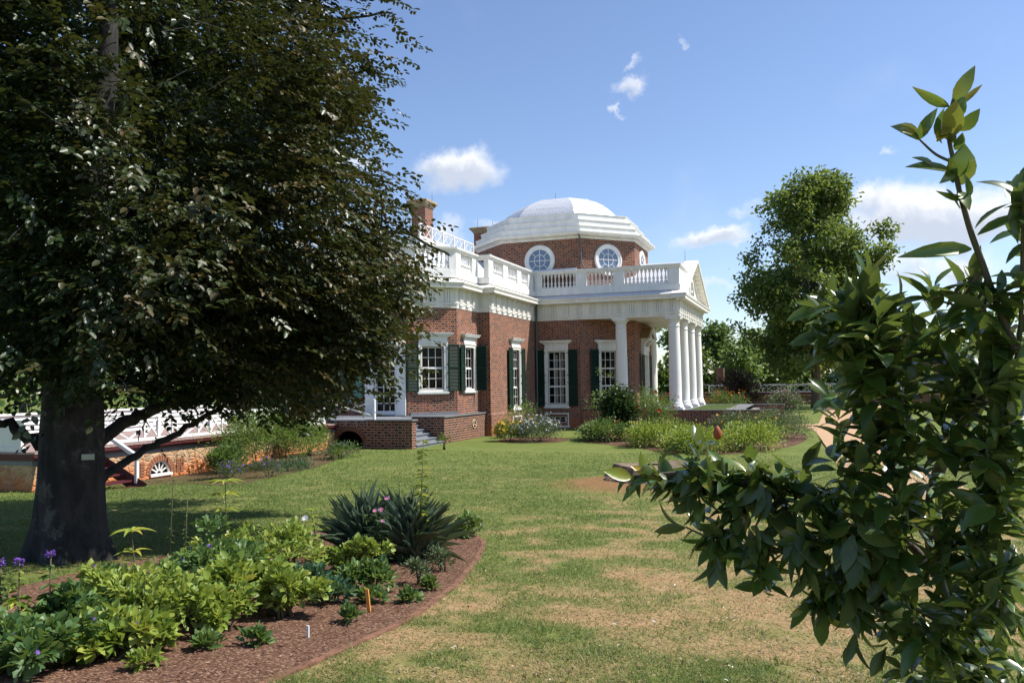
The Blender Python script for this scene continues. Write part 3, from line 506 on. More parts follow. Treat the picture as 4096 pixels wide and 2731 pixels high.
# ------------------------------------------------------------------ the house
LQ, R_, MB, SB = 7.06, 0.573, 2.69, 1.678                    # west wing wall, return, bay faces
YB = -LQ - MB                                               # bay corner
GX, GY = -R_ - SB, YB - SB                                  # corner between SW and S bay faces
LP, PW = 8.07, 10.23                                        # portico depth and width
OC = [(-2.03, 0.02), (2.62, 0.02), (5.21, 2.61), (5.21, 7.62), (2.62, 10.21), (-2.03, 10.21), (-4.62, 7.62), (-4.62, 2.61)]
OD = [(-2.03, 0.38), (2.62, 0.38), (5.21, 2.97), (5.21, 7.20), (2.62, 9.79), (-2.03, 9.79), (-4.62, 7.20), (-4.62, 2.97)]   # dome drum above
q2 = math.sqrt(.5)
FP = Frame((0, 0), (1, 0), (0, -1)); FQ = Frame((0, 0), (0, 1), (1, 0)); FR = Frame((-R_, -LQ), (1, 0), (0, -1))
FW2 = Frame((-R_, 0), (0, 1), (1, 0)); FSW = Frame((GX, GY), (q2, q2), (q2, -q2)); FS = Frame((0, GY), (1, 0), (0, -1))
FSE = Frame((-6.15, GY), (q2, -q2), (-q2, -q2))
FO2 = Frame(OC[1], (q2, q2), (q2, -q2)); FO3 = Frame(OC[2], (0, 1), (1, 0)); LO = math.hypot(OC[2][0] - OC[1][0], OC[2][1] - OC[1][1])
house = empty('brick_house', (0, 0, -1), 'red brick mansion with white columned portico, balustraded roof and shallow white dome', 'house')
house.location = (0, 0, 0)

# --- windows
def window(F, uc, z0, z1, half, g0, g1, ghalf, sashes, cols=3, sh=(0, 0), sh_open=(0, 0), cap=True, curtain=False, capw=.22, shw=.52, room=True):
    """casing part with sash, pane, cornice, sill, shutters as sub-parts"""
    c = G()
    c.fbox(F, uc - half, uc - ghalf - .02, z0, z1, -.05, .055); c.fbox(F, uc + ghalf + .02, uc + half, z0, z1, -.05, .055)
    c.fbox(F, uc - ghalf - .02, uc + ghalf + .02, g1 + .02, z1 - .002, -.05, .053); c.fbox(F, uc - ghalf - .02, uc + ghalf + .02, z0 + .002, g0 - .02, -.05, .035)
    for sg in (-1, 1):                                      # stepped architrave
        c.fbox(F, *sorted((uc + sg * (half - .001), uc + sg * (half - .07))), z0, z1, .057, .085); c.fbox(F, *sorted((uc + sg * (ghalf + .04), uc + sg * (ghalf + .09))), g0, g1, .057, .07)
    c.fbox(F, uc - half + .07, uc + half - .07, z1 - .07, z1, .055, .084)
    w = c.build('window', 'white', house)
    s = G(); zs = np.linspace(g0, g1, sashes + 1); t = .045
    for k in range(sashes):
        dep = -.075 - .035 * (k % 2 if sashes > 1 else 0); a, b = zs[k], zs[k + 1]
        s.fbox(F, uc - ghalf - .02, uc - ghalf + t * .5, a, b, dep - .03, dep); s.fbox(F, uc + ghalf - t * .5, uc + ghalf + .02, a, b, dep - .03, dep)
        s.fbox(F, uc - ghalf, uc + ghalf, a, a + t, dep - .029, dep - .001); s.fbox(F, uc - ghalf, uc + ghalf, b - t, b, dep - .029, dep - .001)
        mid = (a + b) / 2; s.fbox(F, uc - ghalf, uc + ghalf, mid - .013, mid + .013, dep - .025, dep - .004)
        for j in range(1, cols):
            u = uc - ghalf + 2 * ghalf * j / cols; s.fbox(F, u - .013, u + .013, a + t, b - t, dep - .022, dep - .002)
    s.build('sash', 'white2', w)
    p = G(); p.poly([F.p(uc - ghalf, g0, -.125), F.p(uc + ghalf, g0, -.125), F.p(uc + ghalf, g1, -.125), F.p(uc - ghalf, g1, -.125)]); p.build('pane', 'glass', w)
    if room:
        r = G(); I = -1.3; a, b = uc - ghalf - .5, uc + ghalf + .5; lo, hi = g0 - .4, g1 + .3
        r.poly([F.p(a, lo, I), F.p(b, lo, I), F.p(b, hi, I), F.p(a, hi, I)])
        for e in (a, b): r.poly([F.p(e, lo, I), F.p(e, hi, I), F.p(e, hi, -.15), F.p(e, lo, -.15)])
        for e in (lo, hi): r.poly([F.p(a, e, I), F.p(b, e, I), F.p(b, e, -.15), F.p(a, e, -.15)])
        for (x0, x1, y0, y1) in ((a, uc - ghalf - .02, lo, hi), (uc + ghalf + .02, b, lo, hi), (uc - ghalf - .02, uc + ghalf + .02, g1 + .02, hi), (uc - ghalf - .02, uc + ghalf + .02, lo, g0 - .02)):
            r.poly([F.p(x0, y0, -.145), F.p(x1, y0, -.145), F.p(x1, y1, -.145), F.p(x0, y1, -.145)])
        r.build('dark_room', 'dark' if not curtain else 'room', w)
    if curtain:
        k = G(); n = 26
        for (a, b, ztop) in curtain:
            for j in range(n):
                u0, u1 = a + (b - a) * j / n, a + (b - a) * (j + 1) / n; f = lambda u: -.30 + .035 * math.sin(u * 62) + .02 * math.sin(u * 23)
                k.poly([F.p(u0, g0, f(u0)), F.p(u1, g0, f(u1)), F.p(u1, ztop, f(u1)), F.p(u0, ztop, f(u0))])
        k.build('curtain', 'curtain', w, True)
    sl = G(); sl.fbox(F, uc - half - .05, uc + half + .05, z0 - .07, z0 - .001, -.02, .12); sl.fbox(F, uc - half - .02, uc + half + .02, z0 - .11, z0 - .07, -.02, .085); sl.build('sill', 'white2', w)
    if cap:
        h = G(); a, b = uc - half, uc + half
        h.fbox(F, a + .01, b - .01, z1 + .001, z1 + .21, -.02, .06)
        h.fbox(F, a - .05, b + .05, z1 + .21, z1 + .25, -.02, .12)
        pr = [(.10, .25), (.13, .28), (.20, .31), (.205, .36), (.24, .39), (.245, .42)]
        for (o0, q0), (o1, q1) in zip(pr, pr[1:]):
            k0, k1 = o0 * capw / .22, o1 * capw / .22
            A = [F.p(a - k0, z1 + q0, -.02), F.p(a - k0, z1 + q0, k0), F.p(b + k0, z1 + q0, k0), F.p(b + k0, z1 + q0, -.02)]
            B = [F.p(a - k1, z1 + q1, -.02), F.p(a - k1, z1 + q1, k1), F.p(b + k1, z1 + q1, k1), F.p(b + k1, z1 + q1, -.02)]
            for j in range(3): h.poly([A[j], A[j + 1], B[j + 1], B[j]])
        h.poly(B); h.build('cornice', 'white2', w)
    for sg, on, op in ((-1, sh[0], sh_open[0]), (1, sh[1], sh_open[1])):
        if not on: continue
        g = G(); ue = uc + sg * (half + .015); wd = shw; za, zb = z0 + .02, z1 - .10
        ca, sa = math.cos(op), math.sin(op)
        def Q(x, z, w_, ue=ue, sg=sg, ca=ca, sa=sa): return F.p(ue + sg * (x * ca - w_ * sa * 1), z, .09 + x * sa + w_ * ca)
        def bx(x0, x1, a, b, w0, w1, tilt=0):
            g.hexa([Q(x0, a, w1 + tilt), Q(x1, a, w1 + tilt), Q(x1, a, w0 + tilt), Q(x0, a, w0 + tilt), Q(x0, b, w1), Q(x1, b, w1), Q(x1, b, w0), Q(x0, b, w0)])
        bx(0, .055, za, zb, 0, .04); bx(wd - .055, wd, za, zb, 0, .04)
        nm = 2 if zb - za < 2.4 else 3
        bx(.05, wd - .05, za + .01, zb - .01, -.006, .002)
        rails = np.linspace(za, zb, nm + 1)
        for r_ in rails: bx(.055, wd - .055, max(za, r_ - .05), min(zb, r_ + .05), .001, .039)
        for a, b in zip(rails, rails[1:]):
            a += .05; b -= .05; ns = max(3, int((b - a) / .062)); st = (b - a) / ns
            for j in range(ns): bx(.055, wd - .055, a + j * st + .006, a + (j + .62) * st, .006, .016, .022)
        sh_o = g.build('shutter', 'shutter', w)
        ir = G()
        for zz in (za + .18, (za + zb) / 2 - .25, (za + zb) / 2 + .15, zb - .18): 
            x = ue - sg * .09; ir.fbox(F, min(x, x + sg * .1), max(x, x + sg * .1), zz - .018, zz + .018, .086, .13)
        ir.build_each('hinge', 'iron', w)
    return w

HL = {}                                                     # openings per wall
def op(uc, gh, g0, g1): return (uc - gh - .02, uc + gh + .02, g0 - .02, g1 + .02)
TALL = dict(z0=.20, z1=3.46, half=.69, g0=.34, g1=3.26, ghalf=.485, sashes=3)
UP_ = dict(z0=1.20, z1=3.44, half=.70, g0=1.32, g1=3.22, ghalf=.50, sashes=2)
usw = SB * math.sqrt(2) - 1.17
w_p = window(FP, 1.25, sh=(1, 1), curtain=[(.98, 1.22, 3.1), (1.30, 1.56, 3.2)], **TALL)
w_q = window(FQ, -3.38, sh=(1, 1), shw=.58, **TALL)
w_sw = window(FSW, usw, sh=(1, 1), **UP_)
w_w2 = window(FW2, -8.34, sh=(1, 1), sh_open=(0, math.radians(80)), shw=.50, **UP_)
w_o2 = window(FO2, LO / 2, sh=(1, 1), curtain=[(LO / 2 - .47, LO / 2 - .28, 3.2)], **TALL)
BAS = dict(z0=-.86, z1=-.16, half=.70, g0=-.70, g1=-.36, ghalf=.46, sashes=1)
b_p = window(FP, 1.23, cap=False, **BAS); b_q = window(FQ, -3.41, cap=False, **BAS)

# --- brick walls
g = G()
wall(g, FP, 0, 2.62, .08, 5.0, [op(1.25, .485, .34, 3.26)]); wall(g, FQ, -LQ, 0, .08, 5.0, [op(-3.38, .485, .34, 3.26)])
wall(g, FR, 0, R_, .08, 5.0); wall(g, FW2, YB, -LQ, .08, 5.0, [op(-8.34, .5, 1.32, 3.22)])
wall(g, FSW, 0, SB * math.sqrt(2), .08, 5.0, [op(usw, .5, 1.32, 3.22)]); wall(g, FS, -6.15, GX, .08, 5.0, [(-3.86, -2.76, .2, 3.35)])
g.poly([(-6.15, GY, .08), (-6.15, GY, 5), (-9.5, GY + 3.35, 5), (-9.5, GY + 3.35, .08)])
wall(g, FO2, 0, LO, .0, 5.0, [op(LO / 2, .485, .34, 3.26)]); wall(g, FO3, 0, 5.01, 0, 5.0, [(1.85, 3.15, .05, 3.3)])
g.poly([(OC[3][0], OC[3][1], 0), (OC[4][0], OC[4][1], 0), (OC[4][0], OC[4][1], 5), (OC[3][0], OC[3][1], 5)])
g.poly([(2.62, 9.41, -1), (0, 9.41, -1), (0, 9.41, 5), (2.62, 9.41, 5)]); g.poly([(0, 9.41, -1), (0, 20, -1), (0, 20, 5), (0, 9.41, 5)]); g.poly([(0, 20, -1), (-12, 20, -1), (-12, 20, 5), (0, 20, 5)]); g.poly([(-12, 20, -1), (-12, -12, -1), (-12, -12, 5), (-12, 20, 5)]); g.poly([(-9.5, GY + 3.35, -1), (-9.5, GY + 3.35, 5), (-12, -12, 5), (-12, -12, -1)])
g.build('brick_wall', 'brick', house)
g = G(); pw = .06
wall(g, FP, pw, 2.62, -1.4, .02, [op(1.23, .46, -.70, -.36)], w=pw); wall(g, FQ, -LQ - pw, -pw, -1.4, .02, [op(-3.41, .46, -.70, -.36)], w=pw)
wall(g, FR, 0, R_ + pw, -1.4, .02, w=pw); wall(g, FW2, YB - .03, -LQ, -1.4, .02, w=pw)
for F, a, b in ((FP, pw, 2.62), (FQ, -LQ - pw, -pw), (FR, 0, R_ + pw), (FW2, YB - .03, -LQ)):
    g.poly([F.p(a, .02, pw), F.p(b, .02, pw), F.p(b, .08, 0), F.p(a, .08, 0)])
g.poly([(2.62, 0, -1.4), (5.25, -.002, -1.4), (5.25, -.002, -.02), (2.62, -.002, -.02)])
g.build('brick_plinth', 'brick', house)

# --- entablature
path = [(-9.5, GY + 3.35), (-6.15, GY), (GX, GY), (-R_, YB), (-R_, -LQ), (0, -LQ), (0, 0), (LP, 0), (LP, PW), (0, PW), (0, 20)]
prof = [(-.25, 5.0), (.03, 5.0), (.03, 5.11), (.045, 5.115), (.045, 5.20), (.075, 5.205), (.075, 5.25), (.02, 5.255), (.02, 5.83), (.06, 5.85), (.08, 5.90), (.36, 5.915), (.36, 5.90), (.44, 5.90), (.44, 6.02), (.47, 6.05), (.50, 6.12), (.50, 6.15), (-.05, 6.36), (-.25, 6.36)]
g = G().sweep(path, prof)
def trig(F, u):
    g.fbox(F, u - .165, u + .165, 5.256, 5.83, .018, .05)
    for k in (-1, 0, 1): g.fbox(F, u + k * .115 - .036, u + k * .115 + .036, 5.257, 5.79, .049, .105)
    g.fbox(F, u - .18, u + .18, 5.785, 5.829, .048, .12)
    g.fbox(F, u - .165, u + .165, 5.155, 5.204, .044, .10)
    for k in range(6): g.fbox(F, u - .15 + k * .06 - .018, u - .15 + k * .06 + .018, 5.105, 5.154, .044, .10)
for k in range(11): trig(FP, .37 + .735 * k)
for k in range(9): trig(FQ, -6.87 + .78 * k)
for k in range(3): trig(FW2, -9.35 + .78 * k)
for k in range(3): trig(FSW, .45 + .75 * k)
for k in range(5): trig(FS, -2.6 - .75 * k)
FPW = Frame((LP, 0), (0, 1), (1, 0))
for k in range(14): trig(FPW, .2 + .755 * k)
g.build('entablature', 'white', house)

# --- roofs
g = G()
g.poly([(LP + .5, -.5, 6.155), (LP + .5, PW / 2, 8.60), (.5, PW / 2, 8.60), (.5, -.5, 6.155)]); g.poly([(LP + .5, PW + .5, 6.155), (.5, PW + .5, 6.155), (.5, PW / 2, 8.60), (LP + .5, PW / 2, 8.60)])
g.build('portico_roof', 'shingle', house)
g = G()
g.poly([(-9.4, GY + 3.2, 6.352), (-6.15, GY + .03, 6.352), (GX, GY + .03, 6.352), (-R_ - .03, YB, 6.352), (-R_ - .03, -LQ, 6.352), (-.03, -LQ, 6.352), (-.03, 20, 6.352), (-12, 20, 6.352), (-12, -9, 6.352)])
lo_ = [(-10.5, -10.2), (-2.0, -10.2), (-1.2, -8.8), (-1.2, 19), (-10.5, 19)]; hi_ = [(-8.2, -7.7), (-3.4, -7.7), (-3.4, -7.5), (-3.4, 16), (-8.2, 16)]
for j in range(5): a, b = lo_[j], lo_[(j + 1) % 5]; c, d = hi_[(j + 1) % 5], hi_[j]; g.poly([(*a, 6.36), (*b, 6.36), (*c, 8.68), (*d, 8.68)])
g.poly([(*p, 8.68) for p in hi_]); g.build('hipped_roof', 'tin', house)
g = G().box(-3.62, -3.3, -7.9, -.55, 8.5, 8.83).box(-8.4, -3.62, -7.9, -7.6, 8.5, 8.83); g.build('roof_platform_kerb', 'white2', house)
g = G(); ys = np.linspace(-7.6, -.62, 6); x = -3.46
for y in ys: g.box(x - .045, x + .045, y - .045, y + .045, 8.83, 9.5)
g.bar((x, ys[0], 9.53), (x, ys[-1], 9.53), .09, .05); g.bar((x, ys[0], 8.90), (x, ys[-1], 8.90), .07, .05)
for a, b in zip(ys, ys[1:]):
    m_ = (a + b) / 2
    for p, q in (((a, 9.5), (m_, 8.92)), ((m_, 8.92), (b, 9.5)), ((a, 8.92), (m_, 9.5)), ((m_, 9.5), (b, 8.92))): g.bar((x, *p), (x, *q), .024, .026, (1, 0, 0))
g.build('roof_lattice_rail', 'white2', house)

# --- pediment
g = G(); a, b = -.5, PW + .5; c = PW / 2; e = .3
g.poly([(LP + .02, .0, 6.16), (LP + .02, PW, 6.16), (LP + .02, c, 8.38)])
for (y0, y1) in ((a, c), (b, c)):
    sg = 1 if y1 > y0 else -1; z0, z1 = 6.14, 8.60
    def rk(x0, x1, t0, t1): 
        P = [(x0, y0, z0 - t1), (x1, y0, z0 - t1), (x1, y1, z1 - t1), (x0, y1, z1 - t1), (x0, y0, z0 - t0), (x1, y0, z0 - t0), (x1, y1, z1 - t0), (x0, y1, z1 - t0)]
        g.hexa(P)
    rk(LP - .3, LP + .50, -.03, .10); rk(LP - .3, LP + .44, .10, .20); rk(LP, LP + .10, .20, .34)
    for k in range(1, 12):
        t = k / 12; y = y0 + (y1 - y0) * t; z = z0 + (z1 - z0) * t - .205; dz = (z1 - z0) / abs(y1 - y0) * .09; s_ = sg
        g.hexa([(LP + .1, y - .09, z - .05 - dz * s_), (LP + .24, y - .09, z - .05 - dz * s_), (LP + .24, y + .09, z - .05 + dz * s_), (LP + .1, y + .09, z - .05 + dz * s_), (LP + .1, y - .09, z + .01 - dz * s_), (LP + .24, y - .09, z + .01 - dz * s_), (LP + .24, y + .09, z + .01 + dz * s_), (LP + .1, y + .09, z + .01 + dz * s_)])
g.build('pediment', 'white', house)
g = G(); n = 16
for j in range(n):
    t0, t1 = math.pi * j / n, math.pi * (j + 1) / n
    for r0, r1, w0 in ((.82, 1.02, .09),):
        P = lambda r, t, w: (LP + .02 + w, c + r * math.cos(t), 6.52 + r * 1.05 * math.sin(t))
        g.poly([P(r0, t0, w0), P(r1, t0, w0), P(r1, t1, w0), P(r0, t1, w0)]); g.poly([P(r1, t0, 0), P(r1, t0, w0), P(r1, t1, w0), P(r1, t1, 0)]); g.poly([P(r0, t0, 0), P(r0, t0, w0), P(r0, t1, w0), P(r0, t1, 0)])
g.box(LP + .02, LP + .12, c - 1.06, c + 1.06, 6.40, 6.52)
for j in range(1, 6): t = math.pi * j / 6; g.bar((LP + .06, c + .3 * math.cos(t), 6.52 + .3 * math.sin(t)), (LP + .06, c + .84 * math.cos(t), 6.52 + .88 * math.sin(t)), .04, .04, (1, 0, 0))
for j in range(8): t0, t1 = math.pi * j / 8, math.pi * (j + 1) / 8; g.bar((LP + .06, c + .3 * math.cos(t0), 6.52 + .3 * math.sin(t0)), (LP + .06, c + .3 * math.cos(t1), 6.52 + .3 * math.sin(t1)), .04, .04, (1, 0, 0))
fan = g.build('fan_window', 'white2', house)
g = G(); g.poly([(LP + .04, c + .83 * math.cos(math.pi * j / 16), 6.52 + .87 * math.sin(math.pi * j / 16)) for j in range(17)]); g.build('pane', 'glass', fan)
g = G(); g.poly([(LP + .03, c + .83 * math.cos(math.pi * j / 16), 6.52 + .87 * math.sin(math.pi * j / 16)) for j in range(17)]); g.build('dark_room', 'room', fan)

# --- portico floor, ceiling, columns, door
g = G(); g.poly([(0, .25, 5.02), (LP - .25, .25, 5.02), (LP - .25, PW - .25, 5.02), (0, PW - .25, 5.02)]); g.poly([(0, 0.002, 6.1), (LP, 0.002, 6.1), (LP, PW, 6.1), (0, PW, 6.1)])
ce = [(LP - .25, .25), (2.3, .25)]; g.build('portico_ceiling', 'white', house)
col_prof = [(.40, .10), (.42, .14), (.43, .18), (.41, .23), (.37, .25), (.355, .28), (.365, .31), (.375, .33), (.365, .36), (.34, .38), (.328, .43), (.328, 1.2), (.324, 2.0), (.315, 2.9), (.302, 3.7), (.288, 4.42), (.300, 4.44), (.315, 4.46), (.315, 4.49), (.300, 4.51), (.288, 4.53), (.288, 4.66), (.305, 4.68), (.305, 4.71), (.33, 4.745), (.365, 4.78), (.385, 4.83), (.39, 4.855)]
proto = None
for i, (x, y) in enumerate([(4.86, .38), (7.76, .38), (7.76, 3.54), (7.76, 6.69), (7.76, 9.85), (4.86, 9.85)]):
    if proto is None:
        sh_ = G().lathe((0, 0, 0), [p for p in col_prof if .38 <= p[1] <= 4.42], 32, cap=False).build('column', 'stucco', house, 'auto'); sh_.location = (x, y, 0)
        bs = G().lathe((0, 0, 0), [p for p in col_prof if p[1] <= .385], 32).box(-.43, .43, -.43, .43, -.02, .10).build('column_base', 'white2', sh_, 'auto')
        cp = G().lathe((0, 0, 0), [p for p in col_prof if p[1] >= 4.41], 32).box(-.40, .40, -.40, .40, 4.856, 4.95).box(-.425, .425, -.425, .425, 4.95, 4.999).build('capital', 'white2', sh_, 'auto'); proto = (sh_, bs, cp)
    else:
        s_ = copy_obj(proto[0], house, (x, y, 0)); copy_obj(proto[1], s_); copy_obj(proto[2], s_)
g = G()                                                     # west door
F = FO3; uc = 2.5
g.fbox(F, uc - .85, uc - .62, .02, 3.35, -.05, .16); g.fbox(F, uc + .62, uc + .85, .02, 3.35, -.05, .16); g.fbox(F, uc - .62, uc + .62, 3.1, 3.35, -.05, .155); g.fbox(F, uc - .9, uc + .9, 3.352, 3.6, -.05, .20)
door = g.build('portico_door', 'white', house)
g = G().fbox(F, uc - .62, uc + .62, .02, 3.1, -.10, -.05)
for sx in (-.31, .31):
    for a, b in ((.15, .8), (.95, 2.0), (2.12, 2.95)): g.fbox(F, uc + sx - .22, uc + sx + .22, a, b, -.05, -.03)
g.build('door_leaf', 'doorcream', door)
g = G()
for sg in (-1, 1):
    for k in range(6):
        a = k / 5; z0 = 3.6 + .065 * k; g.fbox(F, *sorted((uc + sg * .58, uc + sg * .86)), z0, z0 + .064, 0, .20 + .26 * a ** 1.6)
g.fbox(F, uc - .98, uc + .98, 3.99, 4.07, 0, .50)
g.build('hood_bracket', 'white', door)
g = G(); A = [F.p(uc - 1.1, 4.08, 0), F.p(uc - 1.1, 4.08, .62), F.p(uc, 4.76, .62), F.p(uc, 4.76, 0), F.p(uc + 1.1, 4.08, .62), F.p(uc + 1.1, 4.08, 0)]
for j in range(6): pass
for o in (0,):
    g.poly([A[0], A[1], A[2], A[3]]); g.poly([A[3], A[2], A[4], A[5]])
g.build('hood_roof', 'hoodtan', door)
g = G(); B = lambda u, z, w: F.p(uc + u, z, w)
for sg in (-1, 1):
    g.hexa([B(sg * 1.1, 4.02, .50), B(sg * 1.1, 4.02, .63), B(0, 4.60, .63), B(0, 4.60, .50), B(sg * 1.1, 4.10, .50), B(sg * 1.1, 4.10, .63), B(0, 4.78, .63), B(0, 4.78, .50)])
g.poly([B(-.95, 4.07, .4), B(.95, 4.07, .4), B(0, 4.66, .4)]); g.build('hood_gable', 'white', door)
for sg in (-1, 1):
    g = G(); e = uc + sg * .87
    g.fbox(F, *sorted((e, e + sg * .06)), .2, 3.1, .17, .21); g.fbox(F, *sorted((e + sg * .54, e + sg * .6)), .2, 3.1, .17, .21)
    for zz in (.2, 1.1, 2.1, 3.0): g.fbox(F, *sorted((e + sg * .06, e + sg * .54)), zz, zz + .1, .171, .209)
    for k in range(44): z = .3 + k * .062; g.fbox(F, *sorted((e + sg * .06, e + sg * .54)), z, z + .035, .18, .2)
    g.build('shutter', 'shutter', door)

# --- balustrades
bprof = [(.085, 0), (.085, .06), (.08, .10), (.045, .125), (.04, .15), (.05, .17), (.07, .21), (.078, .24), (.070, .27), (.045, .32), (.034, .40), (.030, .47), (.038, .54), (.055, .60), (.075, .66), (.085, .70), (.085, .75)]
bal0 = None
def balustrade(name, F, spans, base=True):
    """spans: ('p', u0, u1) pier or ('b', u0, u1, n) run of balusters"""
    global bal0
    o = child('balustrade', house)
    for s in spans:
        if s[0] == 'p':
            g = G().fbox(F, s[1], s[2], 6.709, 7.6, -.27, -.02)
            if s[2] - s[1] > .35: g.fbox(F, s[1] + .07, s[2] - .07, 6.86, 7.48, -.021, -.005)
            g.build('pier', 'white2', o)
    for s in spans:
        if s[0] == 'b':
            for k in range(s[3]):
                u = s[1] + (s[2] - s[1]) * (k + .5) / s[3]; p = F.p(u, 6.85, -.14)
                if bal0 is None: bal0 = G().lathe((0, 0, 0), bprof, 10).build('baluster', 'white2', o, True); bal0.location = p
                else: copy_obj(bal0, o, p)
            g2 = G().fbox(F, s[1], s[2], 6.711, 6.85, -.25, -.03)
            g2.build('baluster_plinth', 'white2', o)
    return o
balustrade('south_flank_balustrade', FP, [('p', .0, .46), ('b', .46, 2.42, 9), ('p', 2.42, 3.02), ('b', 3.02, 4.56, 7), ('p', 4.56, 5.14), ('b', 5.14, 7.52, 11), ('p', 7.52, 8.16)])
balustrade('west_wall_balustrade', FQ, [('p', -LQ, -6.43), ('b', -6.43, -4.97, 6), ('p', -4.97, -4.29), ('b', -4.29, -2.83, 6), ('p', -2.83, -2.16), ('b', -2.16, -1.02, 5), ('p', -1.02, -.02)])
balustrade('bay_west_balustrade', FW2, [('p', YB, -9.15), ('b', -9.15, -7.75, 6), ('p', -7.75, -LQ)])
balustrade('bay_corner_balustrade', FSW, [('p', 0, .3), ('b', .3, 2.05, 8), ('p', 2.05, 2.37)])
balustrade('bay_south_balustrade', FS, [('p', GX - .3, GX), ('b', -4.0, GX - .3, 7), ('p', -4.4, -4.0), ('b', -6.0, -4.4, 7)])
bpath = [(-9.5, GY + 3.35), (-6.15, GY), (GX, GY), (-R_, YB), (-R_, -LQ), (0, -LQ), (0, 0), (8.17, 0), (8.17, 3.4)]
G().sweep(bpath, [(-.30, 6.30), (.0, 6.40), (.03, 6.42), (.03, 6.71), (-.30, 6.71)]).build('balustrade_base', 'white2', house)
G().sweep(bpath, [(-.30, 7.6), (.0, 7.6), (.03, 7.64), (.03, 7.68), (.09, 7.72), (.10, 7.80), (-.14, 7.83), (-.38, 7.80), (-.38, 7.72), (-.30, 7.66)]).build('balustrade_rail', 'white2', house)
G().box(8.02 - .27, 8.15, 0.28, 3.4, 6.709, 7.6).build('balustrade_end_panel', 'white2', house)

# --- dome
ocp = OD
g = G()
for j in range(8): a, b = ocp[j], ocp[(j + 1) % 8]; g.poly([(*a, 5.9), (*b, 5.9), (*b, 9.7), (*a, 9.7)])
g.build('dome_drum', 'brick_clean', house)
dome = child('dome', house)
g = G().sweep(ocp, [(.0, 9.63), (.05, 9.63), (.05, 9.70), (.09, 9.72), (.09, 9.80), (.30, 9.82), (.32, 9.80), (.38, 9.81), (.40, 9.87), (.44, 9.90), (.45, 9.96), (-.5, 10.02)], closed=True)
for j in range(8):
    a = np.array(ocp[j]); b = np.array(ocp[(j + 1) % 8]); L_ = np.linalg.norm(b - a); t = (b - a) / L_; F = Frame(a, t, (t[1], -t[0])); n = int(L_ / .115)
    for k in range(n): u = L_ * (k + .5) / n; g.fbox(F, u - .034, u + .034, 9.725, 9.80, .085, .15)
g.build('dome_cornice', 'white', dome)
G().sweep(ocp, [(.08, 9.97), (.10, 10.0), (.10, 10.32), (.14, 10.315), (.14, 10.345), (-.2, 10.36), (-.21, 10.37), (-.21, 10.73), (-.17, 10.725), (-.17, 10.755), (-.5, 10.77), (-.55, 10.78), (-.55, 11.17), (-.51, 11.17), (-.51, 11.2), (-1.6, 11.22)], closed=True).build('dome_steps', 'white2', dome)
AP = 4.70
cx0, cy0 = (OD[0][0] + OD[1][0]) / 2, (OD[0][1] + OD[5][1]) / 2
def octp(ap, z): return [(cx0 + (p[0] - cx0) * ap / AP, cy0 + (p[1] - cy0) * ap / AP, z) for p in OD]
g = G(); pr = [(3.55, 11.15), (3.32, 11.55), (3.04, 11.88), (2.70, 12.16), (2.28, 12.42), (1.80, 12.62)]
for (a0, z0), (a1, z1) in zip(pr, pr[1:]):
    A, B = octp(a0, z0), octp(a1, z1)
    for j in range(8): g.poly([A[j], A[(j + 1) % 8], B[(j + 1) % 8], B[j]])
g.build('dome_shell', 'shingle', dome)
g = G(); A = octp(1.84, 12.61)
for a1, z1 in ((1.76, 12.67), (1.2, 12.79), (.62, 12.84)):
    B = octp(a1, z1)
    for j in range(8): g.poly([A[j], A[(j + 1) % 8], B[(j + 1) % 8], B[j]])
    A = B
g.build('dome_crown', 'tin', dome)
G().lathe((cx0, cy0, 12.82), [(.62, 0), (.62, .08), (.58, .10), (.5, .13), (.3, .16), (.05, .17)], 24).build('oculus', 'tin', dome, 'auto')
G().lathe((cx0 - .45, cy0, 12.85), [(.018, 0), (.012, .3), (.004, .62)], 6).build('lightning_rod', 'iron', dome)
def round_window(F, uc, z, semi=False):
    ring = G(); n = 40; rng_ = n if not semi else n // 2; P = lambda r, t, w: F.p(uc + r * math.cos(t), z + r * math.sin(t), w)
    pr = [(.91, 0), (.91, .06), (.86, .09), (.80, .09), (.77, .07), (.66, .07), (.64, .05), (.64, .012)]
    for j in range(rng_):
        t0, t1 = 2 * math.pi * j / n, 2 * math.pi * (j + 1) / n
        for (r0, w0), (r1, w1) in zip(pr, pr[1:]): ring.poly([P(r0, t0, w0), P(r1, t0, w1), P(r1, t1, w1), P(r0, t1, w0)])
    if semi: ring.fbox(F, uc - .98, uc + .98, z - .14, z - .001, 0, .12)
    o = ring.build('semicircular_window' if semi else 'round_window', 'white2', house, 'auto')
    s = G(); R0 = .65
    for t in ([0, math.pi / 2, math.pi, 1.5 * math.pi] if not semi else [math.pi / 2]): s.bar(P(0 if not semi else .3, t, .03), P(R0, t, .03), .035, .03, F.n)
    for t in ([math.pi / 4, .75 * math.pi, 1.25 * math.pi, 1.75 * math.pi] if not semi else [math.pi / 6, math.pi / 3, 2 * math.pi / 3, 5 * math.pi / 6]): s.bar(P(.33, t, .03), P(R0, t, .03), .03, .03, F.n)
    for j in range(rng_ // 2 * 2):
        t0, t1 = 2 * math.pi * j / n, 2 * math.pi * (j + 1) / n; s.poly([P(.315, t0, .04), P(.35, t0, .04), P(.35, t1, .04), P(.315, t1, .04)])
    s.build('sash', 'white2', o)
    d = G(); d.poly([P(.645, 2 * math.pi * j / n, .022) for j in range(n if not semi else n // 2 + 1)]); d.build('pane', M['skyglass'], o)
m_, k_ = new_mat('dome_window_glass'); k_.p.inputs['Base Color'].default_value = (.10, .15, .24, 1); k_.p.inputs['Roughness'].default_value = .08; k_.p.inputs['Specular IOR Level'].default_value = .9  # blue base colour stands in for the sky reflected in the panes
M['skyglass'] = m_
